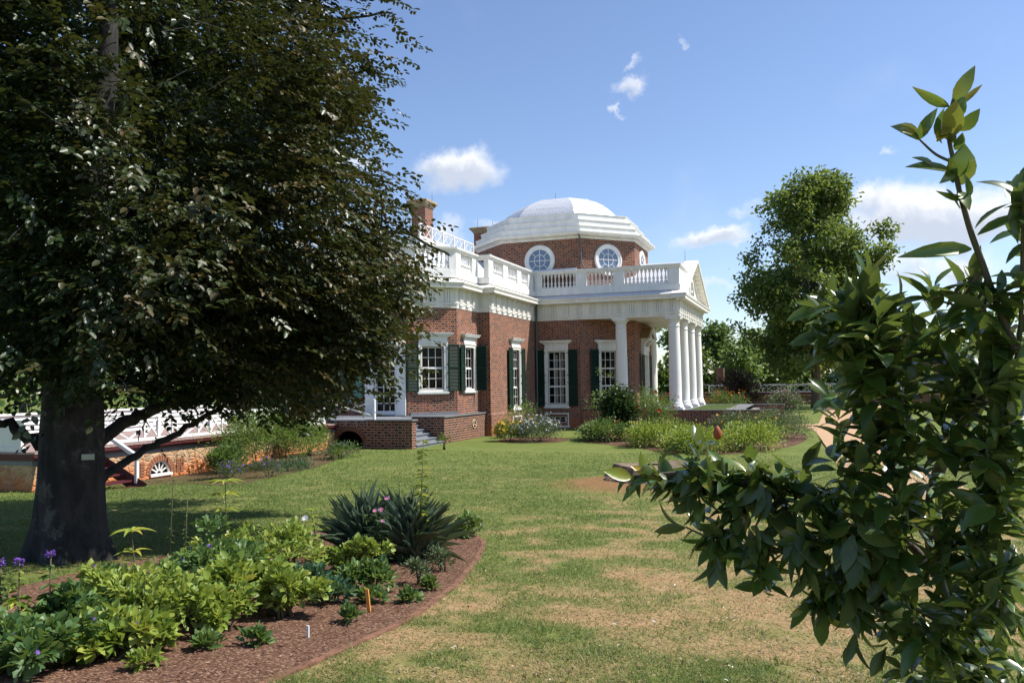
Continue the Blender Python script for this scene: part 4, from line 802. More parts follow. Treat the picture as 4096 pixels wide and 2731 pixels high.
FDA = Frame(OD[0], (1, 0), (0, -1)); FDB = Frame(OD[1], (q2, q2), (q2, -q2)); FDC = Frame(OD[2], (0, 1), (1, 0)); FDE = Frame(OD[7], (q2, -q2), (-q2, -q2))
round_window(FDA, 2.27, 8.48); round_window(FDB, LO / 2, 8.48); round_window(FDC, 2.1, 8.5, True); round_window(FDE, LO / 2, 8.4)
G().box(-1.9, 2.45, .16, .37, 7.80, 7.93).build('drum_ledge', 'tin', house)

# --- chimneys
def chimney(x0, x1, y0, y1, zb, zt, zc):
    c = G().box(x0, x1, y0, y1, zb, zt).build('chimney', 'brick_clean', house)
    e = zc - zt; g = G()
    pr = [(.02, 0), (.04, .12), (.14, .45), (.22, .62), (.25, .64), (.25, .86), (.20, 1.0), (-.2, 1.02)]
    g.sweep([(x0, y0), (x1, y0), (x1, y1), (x0, y1)], [(o, zt + k * e) for o, k in pr], closed=True)
    g.poly([(x0 + .2, y0 + .2, zt + e), (x1 - .2, y0 + .2, zt + e), (x1 - .2, y1 - .2, zt + e), (x0 + .2, y1 - .2, zt + e)])
    g.build('chimney_cap', 'stonecap', c)
    for x, y in ((x1 - .1, y1 + .1), (x0 + .15, y0 + .3)): G().lathe((x, y, zt), [(.014, 0), (.010, e + .5), (.003, e + .75)], 6).build('lightning_rod', 'iron', c)
chimney(-9.18, -8.24, 3.0, 4.2, 8.3, 12.88, 13.35); chimney(-6.52, -5.55, 7.0, 8.2, 8.3, 11.64, 12.05)

# --- rainwater pipes
G().tube([(.35, -.55, 5.98), (.16, -.22, 5.80), (.15, -.17, 5.2), (.12, -.10, 4.6), (.12, -.10, .15), (.14, -.17, -.1), (.14, -.17, -1.05)], .055, 8).build('rainwater_pipe', 'copper', house, True)
G().tube([(2.66, -.0, 9.78), (2.66, .24, 9.6), (2.66, .29, 9.3), (2.70, .31, 8.2), (2.95, .42, 7.6)], .05, 8).build('rainwater_pipe', 'copper', house, True)
for x, z0, h in ((8.2, 8.55, .8),): G().lathe((x - .4, PW / 2, z0), [(.014, 0), (.01, .5), (.003, h)], 6).build('lightning_rod', 'iron', house)

# --- south bay glazed door with tall white blinds
F = FS; uc = -3.31
g = G().fbox(F, uc - .56, uc - .46, .16, 3.36, -.06, .06).fbox(F, uc + .46, uc + .56, .16, 3.36, -.06, .06).fbox(F, uc - .46, uc + .46, 3.26, 3.36, -.06, .055).fbox(F, uc - .46, uc + .46, .16, .36, -.10, .0)
g.fbox(F, uc - .70, uc + .70, 3.362, 3.6, -.02, .06).fbox(F, uc - .9, uc + .9, 3.6, 3.75, -.02, .22)
for a in (.36, .72, 1.08, 1.44, 1.80, 2.16, 2.52, 2.88, 3.24): g.fbox(F, uc - .46, uc + .46, a - .016, a + .016, -.09, -.05)
for u in (-.153, .153): g.fbox(F, uc + u - .014, uc + u + .014, .36, 3.26, -.088, -.052)
gd = g.build('garden_door', 'white2', house)
G().poly([F.p(uc - .46, .36, -.095), F.p(uc + .46, .36, -.095), F.p(uc + .46, 3.26, -.095), F.p(uc - .46, 3.26, -.095)]).build('pane', 'glass', gd)
G().poly([F.p(uc - .6, .1, -.8), F.p(uc + .6, .1, -.8), F.p(uc + .6, 3.4, -.8), F.p(uc - .6, 3.4, -.8)]).poly([F.p(uc - .6, .1, -.8), F.p(uc - .6, 3.4, -.8), F.p(uc - .56, 3.4, 0), F.p(uc - .56, .1, 0)]).poly([F.p(uc + .6, .1, -.8), F.p(uc + .6, 3.4, -.8), F.p(uc + .56, 3.4, 0), F.p(uc + .56, .1, 0)]).build('dark_room', 'dark', gd)
for a, b in ((uc + .57, uc + 1.02), (uc - 1.02, uc - .57)):
    G().fbox(F, a, b, .18, 3.34, .07, .12).fbox(F, a + .05, b - .05, .3, 1.7, .12, .13).fbox(F, a + .05, b - .05, 1.8, 3.24, .12, .13).build('door_blind', 'white2', gd)
G().fbox(F, -5.4, -4.5, .75, 3.3, 0, .09).fbox(F, -5.35, -4.55, .8, 3.25, .09, .1).build('green_blind', 'teal', house)
# porch
pz = .16
porch = child('porch', house)
g = G()
wx = -.26
def slab(x0, x1, y0, y1): return (x0, x1, y0, y1)
g.poly([(wx, -11.92, -1.3), (wx, -LQ - .02, -1.3), (wx, -LQ - .02, pz - .06), (wx, -11.92, pz - .06)])
g.poly([(-2.2, -11.92, -1.3), (wx, -11.92, -1.3), (wx, -11.92, pz - .06), (-2.2, -11.92, pz - .06)])
g.poly([(wx - .03, -14.92, -1.3), (wx - .03, -14.55, -1.3), (wx - .03, -14.55, pz - .06), (wx - .03, -14.92, pz - .06)])
g.poly([(-2.2, -14.55, -1.3), (-2.2, -14.55, pz - .06), (wx - .03, -14.55, pz - .06), (wx - .03, -14.55, -1.3)])
# south wall with an arched opening
ac, ar, az = -3.14, .655, -.82
ys_ = -14.92; top = pz - .06; n = 20
arc = [(ac + ar * math.cos(math.pi - math.pi * j / n), az + ar * .80 * math.sin(math.pi * j / n)) for j in range(n + 1)]
for (xa, za), (xb, zb) in zip(arc, arc[1:]): g.poly([(xa, ys_, za), (xb, ys_, zb), (xb, ys_, top), (xa, ys_, top)])
g.poly([(-4.3, ys_, -1.3), (ac - ar, ys_, -1.3), (ac - ar, ys_, top), (-4.3, ys_, top)]); g.poly([(ac + ar, ys_, -1.3), (wx - .03, ys_, -1.3), (wx - .03, ys_, top), (ac + ar, ys_, top)])
g.build_each('porch_wall', 'brick_dark', porch)
g = G()
for j in range(22):
    t0, t1 = math.pi * j / 22 + .012, math.pi * (j + 1) / 22 - .012
    P = lambda r, t, y: (ac + r * math.cos(t), y, az + r * .80 * math.sin(t))
    A = [P(ar, t0, ys_ - .012), P(ar + .21, t0, ys_ - .012), P(ar + .21, t1, ys_ - .012), P(ar, t1, ys_ - .012)]; B = [P(ar, t0, ys_ + .2), P(ar + .21, t0, ys_ + .2), P(ar + .21, t1, ys_ + .2), P(ar, t1, ys_ + .2)]
    g.hexa([A[0], A[1], A[2], A[3], B[0], B[1], B[2], B[3]])
g.build('arch_ring', mat_paint('arch_brick', (.20, .09, .05), .85, .2, 9), porch)
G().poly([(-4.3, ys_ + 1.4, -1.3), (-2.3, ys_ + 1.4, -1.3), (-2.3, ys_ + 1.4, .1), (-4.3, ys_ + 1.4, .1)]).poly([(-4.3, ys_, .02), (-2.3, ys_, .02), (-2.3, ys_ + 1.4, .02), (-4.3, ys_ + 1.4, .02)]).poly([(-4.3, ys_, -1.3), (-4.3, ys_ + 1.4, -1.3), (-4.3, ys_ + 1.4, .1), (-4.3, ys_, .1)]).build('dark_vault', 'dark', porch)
g = G().box(wx - 2.0, wx + .05, -11.99, -LQ - .03, pz - .06, pz); g.box(-2.35, wx + .03, -15.0, -14.50, pz - .06, pz); g.build_each('coping', 'slate', porch)
g = G().box(-6.5, -2.25, -14.95, GY - .03, pz - .07, pz - .012)
for x in np.linspace(-4.25, -2.3, 5): g.box(x - .04, x + .04, -14.93, -14.8, -.06, .085)
g.box(-2.2, -1.75, -14.5, -11.99, -.05, pz - .02)
g.build('porch_deck', 'deckgrey', porch)
g = G()
for k, (xe, zt) in enumerate([(-1.40, -.20), (-1.13, -.37), (-.86, -.54), (-.55, -.71), (-.24, -.87)]):
    g.box(-2.2, xe, -14.53, -11.95, zt - .035, zt); g.box(-2.2, xe - .04, -14.52, -11.96, zt - .17 if k < 4 else -1.2, zt - .035)
g.build('porch_steps', 'deckgrey', porch)
g = G(); yv = -8.57; 
for j in range(24):
    t0, t1 = 2 * math.pi * j / 24, 2 * math.pi * (j + 1) / 24; P = lambda r, t, w: (wx + w, yv + r * math.cos(t), -.33 + r * .85 * math.sin(t))
    g.poly([P(.24, t0, .0), P(.24, t0, .04), P(.24, t1, .04), P(.24, t1, 0)]); g.poly([P(.19, t0, .04), P(.24, t0, .04), P(.24, t1, .04), P(.19, t1, .04)])
for t in (math.pi / 2, math.pi / 2 + 2.1, math.pi / 2 - 2.1): g.bar(P(0, 0, .02), P(.2, t, .02), .05, .03, (1, 0, 0))
ov = g.build('oval_vent', mat_paint('vent_cream', (.55, .42, .26), .7, .1), porch)
G().poly([P(.2, 2 * math.pi * j / 24, .006) for j in range(24)]).build('vent_hole', 'dark', ov)
G().fbox(FSW, .12, 2.33, pz + .001, pz + .12, .0, .10).build('bay_step_board', 'deckgrey', porch)
g = G(); yy = -14.9
for x in (-4.25, -1.98): g.box(x - .045, x + .045, yy - .045, yy + .045, pz, pz + .80)
g.box(-4.25, -1.98, yy - .04, yy + .04, pz + .76, pz + .82); g.box(-4.25, -1.98, yy - .025, yy + .025, pz + .10, pz + .15)
g.bar((-4.2, yy, pz + .72), (-2.02, yy, pz + .14), .04, .06, (0, 1, 0)); g.bar((-4.2, yy + .012, pz + .14), (-2.02, yy + .012, pz + .72), .04, .06, (0, 1, 0))
for (x0, x1) in ((-6.3, -4.25),): g.bar((x0, yy, pz + .72), (x1, yy, pz + .14), .04, .06, (0, 1, 0)); g.box(x0, x1, yy - .04, yy + .04, pz + .76, pz + .82)
g.build('porch_rail', 'white2', porch)
# ------------------------------------------------------------------ ground, beds, path
def lin(*segs):
    out = []
    for a, b, st in segs: out += list(np.arange(a, b, st))
    return np.array(out + [segs[-1][1]])
gx = lin((-420, -60, 60), (-60, -20, 8), (-20, 2, 1.0), (2, 20, .11), (20, 40, 1.2), (40, 100, 10), (100, 420, 60))
gy = lin((-300, -60, 40), (-60, -45, 2), (-45, -21, .11), (-21, 0, .5), (0, 40, 1.5), (40, 120, 8), (120, 900, 90))
XX, YY = np.meshgrid(gx, gy); ZZ = zg(XX, YY)
fine = np.clip((20.5 - XX) / .5, 0, 1) * np.clip((XX - 1.5) / .5, 0, 1) * np.clip((-21 - YY) / 1, 0, 1)
ZZ = ZZ + fine * (fbm(XX, YY, .9, 5, 4) - .5) * .05
def dryness(x, y):
    a = fbm(x, y * .8, 1.9, 11, 4); b = fbm(x, y, .50, 31, 3); c = fbm(x, y, .95, 71, 3)
    zone = np.clip((x - 9.0 - .10 * (y + 34)) / 2.6, 0, 1) * np.clip((-25.5 - y) / 5, 0, 1)
    near = np.clip((-37.6 - y) / 1.6, 0, 1) * np.clip((x - 11.8) / 1.0, .2, 1)                 # greener strip closest to the path edge
    return zone * np.clip((a * .30 + b * .40 + c * .30 - .27) * 2.25, 0, .78) * (1 - .72 * near) + .42 * np.clip((b - .42) * 3, 0, 1) * np.clip((-12 - y) / 12, 0, 1) * np.clip((x + 1) / 4, 0, 1)
def soilness(x, y):
    r = np.sqrt(((x - 10.5) / 2.2) ** 2 + ((y + 25.0) / 2.3) ** 2); s = np.clip(1.35 - r, 0, 1) * np.clip((-23.6 - y) * .8 + .3, 0, 1)
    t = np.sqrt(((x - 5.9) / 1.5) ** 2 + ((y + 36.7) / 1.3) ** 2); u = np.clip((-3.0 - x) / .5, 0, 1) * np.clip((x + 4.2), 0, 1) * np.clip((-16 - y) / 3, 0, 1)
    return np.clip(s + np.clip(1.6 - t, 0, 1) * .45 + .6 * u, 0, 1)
nx, ny = len(gx), len(gy); idx = np.arange(nx * ny).reshape(ny, nx)
F_ = np.stack((idx[:-1, :-1], idx[:-1, 1:], idx[1:, 1:], idx[1:, :-1]), -1).reshape(-1, 4)
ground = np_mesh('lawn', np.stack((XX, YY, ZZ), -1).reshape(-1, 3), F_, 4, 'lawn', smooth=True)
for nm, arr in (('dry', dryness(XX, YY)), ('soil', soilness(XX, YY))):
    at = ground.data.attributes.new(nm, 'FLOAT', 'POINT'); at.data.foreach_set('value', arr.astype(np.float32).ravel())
tag(ground, kind='structure')
def gz(x, y):                                              # ground incl. small bumps
    x = np.asarray(x, float); y = np.asarray(y, float); z = zg(x, y)
    f = np.clip((20.5 - x) / .5, 0, 1) * np.clip((x - 1.5) / .5, 0, 1) * np.clip((-21 - y) / 1, 0, 1)
    return z + f * (fbm(x, y, .9, 5, 4) - .5) * .05

def sheet(name, poly, mat, lift, step, kind='structure', edge_noise=0.0, seed=3):
    """ground-hugging sheet inside a closed outline"""
    P = np.array(poly, float); bx = np.arange(P[:, 0].min() - step, P[:, 0].max() + step, step); by = np.arange(P[:, 1].min() - step, P[:, 1].max() + step, step)
    X, Y = np.meshgrid(bx, by)
    def inside(x, y):
        r = np.zeros(x.shape, bool); n = len(P)
        for i in range(n):
            (x0, y0), (x1, y1) = P[i], P[(i + 1) % n]
            c = ((y0 > y) != (y1 > y)) & (x < (x1 - x0) * (y - y0) / (y1 - y0 + 1e-12) + x0); r ^= c
        return r
    I = inside(X, Y); cell = I[:-1, :-1] & I[1:, :-1] & I[:-1, 1:] & I[1:, 1:]
    any_ = I[:-1, :-1] | I[1:, :-1] | I[:-1, 1:] | I[1:, 1:]
    # snap outside corners of border cells onto the outline
    seg0 = P; seg1 = np.roll(P, -1, 0); fix = ~I
    fx, fy = X[fix], Y[fix]; best = np.full(fx.shape, 1e9); bxp = fx.copy(); byp = fy.copy()
    for (x0, y0), (x1, y1) in zip(seg0, seg1):
        d = np.array((x1 - x0, y1 - y0)); L2 = d @ d + 1e-12; t = np.clip(((fx - x0) * d[0] + (fy - y0) * d[1]) / L2, 0, 1); px, py = x0 + t * d[0], y0 + t * d[1]
        dd = (px - fx) ** 2 + (py - fy) ** 2; m = dd < best; best[m] = dd[m]; bxp[m] = px[m]; byp[m] = py[m]
    X = X.copy(); Y = Y.copy(); X[fix] = bxp; Y[fix] = byp
    Z = gz(X, Y) + lift; idx = np.arange(X.size).reshape(X.shape)
    F_ = np.stack((idx[:-1, :-1], idx[:-1, 1:], idx[1:, 1:], idx[1:, :-1]), -1)[any_]
    o = np_mesh(name, np.stack((X, Y, Z), -1).reshape(-1, 3), F_, 4, mat, smooth=True)
    return tag(o, kind=kind)
def smooth_curve(pts, n=8):
    P = [np.array(p, float) for p in pts]; out = []
    for i in range(len(P) - 1):
        a, b, c, d = P[max(i - 1, 0)], P[i], P[i + 1], P[min(i + 2, len(P) - 1)]
        for k in range(n):
            t = k / n; out.append(.5 * (2 * b + (c - a) * t + (2 * a - 5 * b + 4 * c - d) * t * t + (-a + 3 * b - 3 * c + d) * t ** 3))
    out.append(P[-1]); return out
bed_edge = smooth_curve([(11.05, -41.6), (11.16, -40.8), (11.22, -39.85), (11.28, -39.01), (11.27, -37.93), (11.0, -36.28), (10.51, -34.51), (10.26, -33.84), (9.84, -33.25), (9.32, -32.85), (8.79, -32.75), (8.2, -33.0)])
bed_poly = bed_edge + [np.array(p) for p in ((7.5, -33.9), (7.0, -35.2), (7.0, -36.8), (7.1, -38.5), (7.2, -41.0), (8.5, -42.0))]
bed = sheet('mulch_bed', bed_poly, 'mulch', .012, .16)
g = G()
E_ = [np.array((*p, 0)) for p in bed_edge]
for a, b in zip(E_, E_[1:]):
    m_ = (a + b) / 2
    d = (b - a) / np.linalg.norm(b - a); s_ = np.array((-d[1], d[0], 0)) * .032
    za, zb = gz(a[0], a[1]), gz(b[0], b[1])
    up = lambda p, z, h: (p[0], p[1], float(z) + h)
    g.hexa([up(a - s_, za, -.05), up(b - s_, zb, -.05), up(b + s_, zb, -.05), up(a + s_, za, -.05), up(a - s_, za, .016), up(b - s_, zb, .016), up(b + s_, zb, .016), up(a + s_, za, .016)])
tag(g.build('bed_edging', 'edging'), 'thin curved clay brick edging between mulched bed and lawn', 'edging')
path_poly = [(16.4, 60), (15.9, 34), (15.5, 22), (15.2, 13), (14.95, 5), (14.0, 4.4), (13.1, 4.6), (13.1, 2.6), (14.2, 2.5), (14.75, -2), (14.95, -8), (15.05, -14), (15.3, -20), (15.9, -26), (17.9, -26), (17.4, -19), (17.2, -12), (17.15, -5), (17.2, 2), (17.4, 9), (17.7, 16), (18.1, 23), (18.8, 29), (20.5, 34), (24, 36.6), (30, 38), (40, 38.6), (40, 41), (24, 40.4), (19, 39)]
path_poly = [(15.9, 38.3), (15.6, 24), (15.25, 14), (14.95, 5), (14.0, 4.4), (13.1, 4.6), (13.1, 2.6), (14.2, 2.5), (14.75, -2), (14.95, -8), (15.05, -14), (15.3, -20), (15.9, -26), (17.9, -26), (17.4, -19), (17.2, -12), (17.15, -5), (17.2, 2), (17.4, 9), (17.7, 16), (18.1, 23), (18.8, 28), (20.5, 32), (24, 34.6), (30, 36), (40, 36.6), (40, 39.0), (24, 38.6)]
path_o = sheet('garden_path', path_poly, 'path', .012, .55)
for nm, pts in (('terrace_border_soil', [(-3.75, -27), (-1.0, -26.6), (.5, -27.3), (.9, -26.6), (.2, -24.6), (-.4, -21.5), (-1.4, -18.2), (-2.2, -15.6), (-3.8, -15.5)]),
                ('front_border_soil', [(5.4, -10.3), (8.0, -12.6), (10.2, -15.2), (12.6, -14.2), (14.2, -9), (13.8, -2.4), (9, -.6), (5.2, -.8)]),
                ('corner_bed_soil', [(1.4, -9.6), (1.8, -10.8), (3.0, -11.1), (4.2, -10.8), (4.5, -9.6), (4.0, -8.0), (2.4, -7.2), (1.4, -8.2)])):
    sheet(nm, smooth_curve(pts + [pts[0]], 5)[:-1], 'mulch', .008, .3)

# ------------------------------------------------------------------ south terrace with stair
ter = empty('terrace_walk', (0, 0, 0), 'low stone terrace walk with white lattice railing, maroon fascia and wooden stair beside the house', 'terrace')
XT, Y0, Y1 = -3.8, -28.9, -14.95
FT = Frame((XT, 0), (0, 1), (1, 0))
g = G(); lc, lr = -24.55, .42; n = 18; zb = -.99
arc = [(lc - lr * math.cos(math.pi * j / n), zb + lr * .92 * math.sin(math.pi * j / n)) for j in range(n + 1)]
for (ua, za), (ub, zc_) in zip(arc, arc[1:]): g.poly([FT.p(ua, za), FT.p(ub, zc_), FT.p(ub, -.33), FT.p(ua, -.33)])
for a, b in ((Y0, lc - lr), (lc + lr, Y1)): g.poly([FT.p(a, -1.5), FT.p(b, -1.5), FT.p(b, -.33), FT.p(a, -.33)])
g.poly([FT.p(lc - lr, -1.5), FT.p(lc + lr, -1.5), FT.p(lc + lr, zb), FT.p(lc - lr, zb)])
g.poly([(-8.7, Y0, -1.5), (XT, Y0, -1.5), (XT, Y0, -.33), (-8.7, Y0, -.33)])
for (ua, za), (ub, zc_) in zip(arc, arc[1:]): g.poly([FT.p(ua, za), FT.p(ub, zc_), FT.p(ub, zc_, -.18), FT.p(ua, za, -.18)])
g.build('stone_wall', 'stone', ter)
G().box(-8.9, XT + .02, Y0 - .02, Y1, -.332, -.22).build('timber_wall_plate', 'greybeam', ter)
g = G().box(-8.9, XT + .10, Y0 - .05, Y1, -.219, -.14).box(-8.9, XT + .16, Y0 - .08, Y1, -.139, -.05); g.build('maroon_fascia', 'maroon', ter)
g = G()
for k in range(int((Y1 - Y0 + .1) / .17)): y = Y0 - .08 + k * .17; g.box(-8.9, XT + .18, y, y + .158, -.049, .0)
g.build('deck', 'deckpink', ter)
lun = G()
for j in range(n):
    t0, t1 = math.pi * j / n, math.pi * (j + 1) / n; P = lambda r, t, w: FT.p(lc - r * math.cos(t), zb + r * .92 * math.sin(t), w)
    lun.hexa([P(lr - .05, t0, -.1), P(lr - .05, t1, -.1), P(lr, t1, -.1), P(lr, t0, -.1), P(lr - .05, t0, -.03), P(lr - .05, t1, -.03), P(lr, t1, -.03), P(lr, t0, -.03)])
    lun.hexa([P(.09, t0, -.1), P(.09, t1, -.1), P(.125, t1, -.1), P(.125, t0, -.1), P(.09, t0, -.05), P(.09, t1, -.05), P(.125, t1, -.05), P(.125, t0, -.05)])
for j in range(1, 6): t = math.pi * (j - .0) / 6; lun.bar(P(.12, t, -.07), P(lr - .04, t, -.07), .032, .04, (1, 0, 0))
lun.fbox(FT, lc - lr - .02, lc + lr + .02, zb - .07, zb, -.10, .06); lo = lun.build('lunette_window', 'white2', ter)
G().poly([FT.p(u, z, -.15) for u, z in arc]).build('pane', 'dark', lo)
g = G()
for j in range(15):
    t0, t1 = math.pi * j / 15 + .02, math.pi * (j + 1) / 15 - .02
    A = [P(lr, t0, .02), P(lr, t1, .02), P(lr + .17, t1, .02), P(lr + .17, t0, .02)]; B = [P(lr, t0, -.1), P(lr, t1, -.1), P(lr + .17, t1, -.1), P(lr + .17, t0, -.1)]
    g.hexa(B + A)
for sg in (-1, 1):
    for k in range(5):
        for e in range(2): u = lc + sg * (lr + .30 + .17 * e); z = zb - .02 + k * .085; g.fbox(FT, *sorted((u - .075, u + .075)), z, z + .065, -.05, .018)
g.build('brick_surround', mat_paint('terrace_arch_brick', (.36, .15, .08), .85, .2, 9), ter)
# lattice railing along the west edge
ysr = np.linspace(-26.9, -15.6, 6); x = XT - .02
def lattice(name, a, b, along='y', zb_=.02, parent=ter):
    g = G(); h = .72
    def P(u, z): return (x, u, z) if along == 'y' else (u, yfix, z)
    ax = (1, 0, 0) if along == 'y' else (0, 1, 0)
    g.bar(P(a, zb_ + h), P(b, zb_ + h), .09, .07); g.bar(P(a, zb_ + .05), P(b, zb_ + .05), .07, .09)
    g.bar(P(a, zb_), P(a, zb_ + h + .045), .096, .096, ax)
    q = (b - a) / 4; z0, z1 = zb_ + .09, zb_ + h - .03; zm = (z0 + z1) / 2; m = (a + b) / 2
    for i, (s, t) in enumerate((((a, z0), (a + q, z1)), ((a, z1), (a + q, z0)), ((b, z0), (b - q, z1)), ((b, z1), (b - q, z0)), ((a + q, zm), (m, z1)), ((m, z1), (b - q, zm)), ((b - q, zm), (m, z0)), ((m, z0), (a + q, zm)), ((a + q, z0), (a + q, z1)), ((b - q, z0), (b - q, z1)), )):
        o_ = np.array(ax, float) * (.003 * i - .016); g.bar(np.array(P(*s)) + o_, np.array(P(*t)) + o_, .04, .05, ax)
    return g.build(name, 'white2', parent)
for a, b in zip(ysr, ysr[1:]): lattice('lattice_rail', a, b)
g = G()                                                     # clapboard parapet on the far side and solid end panel
for k in range(5): z = .02 + k * .15; g.hexa([(-8.72, Y0, z), (-8.58, Y0, z), (-8.58, -15.6, z), (-8.72, -15.6, z), (-8.72, Y0, z + .15), (-8.66, Y0, z + .15), (-8.66, -15.6, z + .15), (-8.72, -15.6, z + .15)])
g.box(-8.76, -8.54, Y0, -15.6, .77, .83); g.build('clapboard_parapet', 'white2', ter)
g = G().box(-9.5, -4.12, Y0 - .03, Y0 + .03, .03, .74).box(-9.5, -4.06, Y0 - .07, Y0 + .07, .74, .80).box(-9.5, -4.06, Y0 - .06, Y0 + .05, .0, .12)
for xa in (-9.0, -7.35, -5.7): g.box(xa, xa + .14, Y0 - .055, Y0 - .03, .12, .74)
g.box(-4.26, -4.12, Y0 - .055, Y0 - .03, .12, .74); g.box(-9.5, -4.26, Y0 - .05, Y0 - .03, .62, .74); g.build('end_panel', 'white2', ter)
st = child('stair', ter)
g = G()
nst = 6
for k in range(nst):
    z = -.02 - (k + 1) * .16; xa = XT + .18 + k * .29; g.box(xa, xa + .33, -28.55, -27.35, z - .045, z)
g.build_each('stair_tread', 'maroon', st)
g = G()
for y in (-28.6, -27.32):
    g.hexa([(XT + .15, y - .03, -.34), (XT + .2, y - .03, -.34), (XT + .2 + nst * .29, y - .03, -1.16), (XT + .05 + nst * .29, y - .03, -1.16), (XT + .15, y + .03, -.05), (XT + .32, y + .03, -.05), (XT + .36 + nst * .29, y + .03, -.92), (XT + .2 + nst * .29, y + .03, -1.0)])
g.build_each('stair_stringer', 'maroon', st)
g = G()
for y in (-28.62, -27.28):
    g.bar((XT + .15, y, .62), (XT + .2 + nst * .27, y, -.26), .10, .09); g.bar((XT + .15, y, .0), (XT + .15, y, .66), .08, .08, (0, 1, 0)); g.bar((XT + .12 + nst * .27, y, -1.1), (XT + .12 + nst * .27, y, -.24), .08, .08, (0, 1, 0))
g.build_each('stair_rail', 'white2', st)

# ------------------------------------------------------------------ entrance podium in front of the portico
pod = empty('brick_podium', (0, 0, 0), 'low brick podium with grass top, slate coping and steps in front of the portico', 'podium')
g = G()
g.poly([(5.25, -.06, -1.4), (13.0, -.06, -1.4), (13.0, -.06, -.05), (5.25, -.06, -.05)]); g.poly([(13.0, -.06, -1.4), (13.0, .32, -1.4), (13.0, .32, -.05), (13.0, -.06, -.05)]); g.poly([(13, .32, -1.4), (11.6, .32, -1.4), (11.6, .32, -.05), (13, .32, -.05)])
g.poly([(13.0, 9.9, -1.4), (13.0, 10.3, -1.4), (13.0, 10.3, -.05), (13.0, 9.9, -.05)]); g.poly([(11.0, 9.9, -1.4), (13, 9.9, -1.4), (13, 9.9, -.05), (11.0, 9.9, -.05)]); g.poly([(5.25, 10.3, -1.4), (13.0, 10.3, -1.4), (13, 10.3, -.05), (5.25, 10.3, -.05)])
g.build_each('podium_wall', 'brick_dark', pod)
g = G().box(5.25, 13.05, -.10, .34, -.05, -.006).box(5.25, 13.05, 9.88, 10.34, -.05, -.006).box(10.35, 11.2, .34, 9.88, -.05, -.008).box(5.25, 8.45, .34, 9.88, -.06, -.02); g.build_each('coping', 'slate', pod)
g = G()
for k in range(4): g.box(11.2 + k * .36, 11.2 + (k + 1) * .36, .34, 9.88, -1.3, -.008 - .21 * (k + 1))
g.build('podium_steps', 'slate', pod)
M['turf'] = mat_paint('turf', (.085, .125, .032), .95, .3, 4, .1, .6)
G().box(8.45, 10.35, .34, 9.88, -.3, -.004).build('turf_panel', 'turf', pod)

# ------------------------------------------------------------------ north terrace, chimney, signs, bench far across the lawn
nt = empty('distant_terrace', (0, 0, 0), 'long white lattice railing on a dark brick terrace wall far across the lawn', 'terrace')
G().box(0, 60, 41.8, 45, -1.3, -.12).build('brick_wall', 'brick_dark', nt)
G().box(0, 60, 41.6, 45, -.12, .0).build('stone_band', 'stonecap', nt)
g = G().box(0, 60, 41.75, 45, .0, .20); g.build('maroon_fascia', 'maroon', nt)
yfix = 42.0
xs_ = np.arange(4.9, 58, 2.55)
for a, b in zip(xs_, xs_[1:]): lattice('lattice_rail', a, b, 'x', .22, nt)
G().box(0, 60, 44.95, 45.05, .98, 1.04).build('back_rail', 'white2', nt)
def lone_chimney(x, lab, w=.78, top=2.75):
    e = empty('brick_chimney', (0, 0, 0), lab, 'chimney', 'chimneys rising behind the far terrace')
    G().box(x, x + w, 45.5, 46.3, -1, top).build('brick_stack', 'brick_clean', e); G().box(x - .04, x + w + .04, 45.46, 46.34, top, top + .08).build('cap', 'slate', e)
lone_chimney(5.3, 'square brick chimney rising behind the far railing next to the portico columns')
lone_chimney(26.2, 'square brick chimney behind the far railing, half hidden by magnolia leaves', .9, 2.9)
sg_ = empty('notice_board', (0, 0, 0), 'small grey notice board on two posts beside the big round tree', 'sign')
G().hexa([(17.2, 37.9, .1), (18.4, 37.9, .1), (18.4, 37.96, .1), (17.2, 37.96, .1), (17.2, 38.3, .85), (18.4, 38.3, .85), (18.4, 38.36, .85), (17.2, 38.36, .85)]).build('board', 'signgrey', sg_)
for xx in (17.3, 18.25): G().box(xx, xx + .07, 38.05, 38.12, -1, .45).build('post', 'iron', sg_)
bn = empty('garden_bench', (0, 0, 0), 'plain low wooden bench under the big round tree', 'bench')
G().box(14.4, 17.0, 37.2, 37.65, -.62, -.54).build('seat', 'deckpink', bn)
for xx in (14.6, 16.7): G().box(xx, xx + .1, 37.25, 37.6, -1, -.62).build('leg', 'deckpink', bn)

# ------------------------------------------------------------------ stump and stakes
st_ = empty('tree_stump', (0, 0, 0), 'wide weathered cut tree stump on a bare earth mound', 'stump')
rng = np.random.default_rng(5); sx, sy = 10.75, -24.2; n = 40; rings = []
zs0 = zgf(sx, sy)
for h, rr in ((-.15, 1.25), (.04, 1.10), (.15, .96), (.26, .90), (.31, .86)):
    rings.append([(sx + rr * (1 + .10 * math.sin(3 * t + 1) + .06 * math.sin(7 * t) + .03 * math.sin(15 * t + h * 9)) * math.cos(t), sy + rr * (1 + .10 * math.sin(3 * t + 1) + .06 * math.sin(7 * t) + .03 * math.sin(15 * t + h * 9)) * math.sin(t), zs0 + h + (.06 * math.sin(2 * t + .5) if h > .3 else 0)) for t in np.linspace(0, 2 * math.pi, n, endpoint=False)])
g = G()
for a, b in zip(rings, rings[1:]):
    for j in range(n): g.poly([a[j], a[(j + 1) % n], b[(j + 1) % n], b[j]])
g.build('stump_side', 'stump', st_, 'auto')
g = G(); top = rings[-1]; inner = [(sx + .1 + (p[0] - sx) * .32, sy + (p[1] - sy) * .25, zs0 + .31) for p in top]; pit = [(p[0], p[1], zs0 + .05) for p in inner]
for j in range(n): g.poly([top[j], top[(j + 1) % n], inner[(j + 1) % n], inner[j]])
g.build('stump_top', 'stumptop', st_)
g = G()
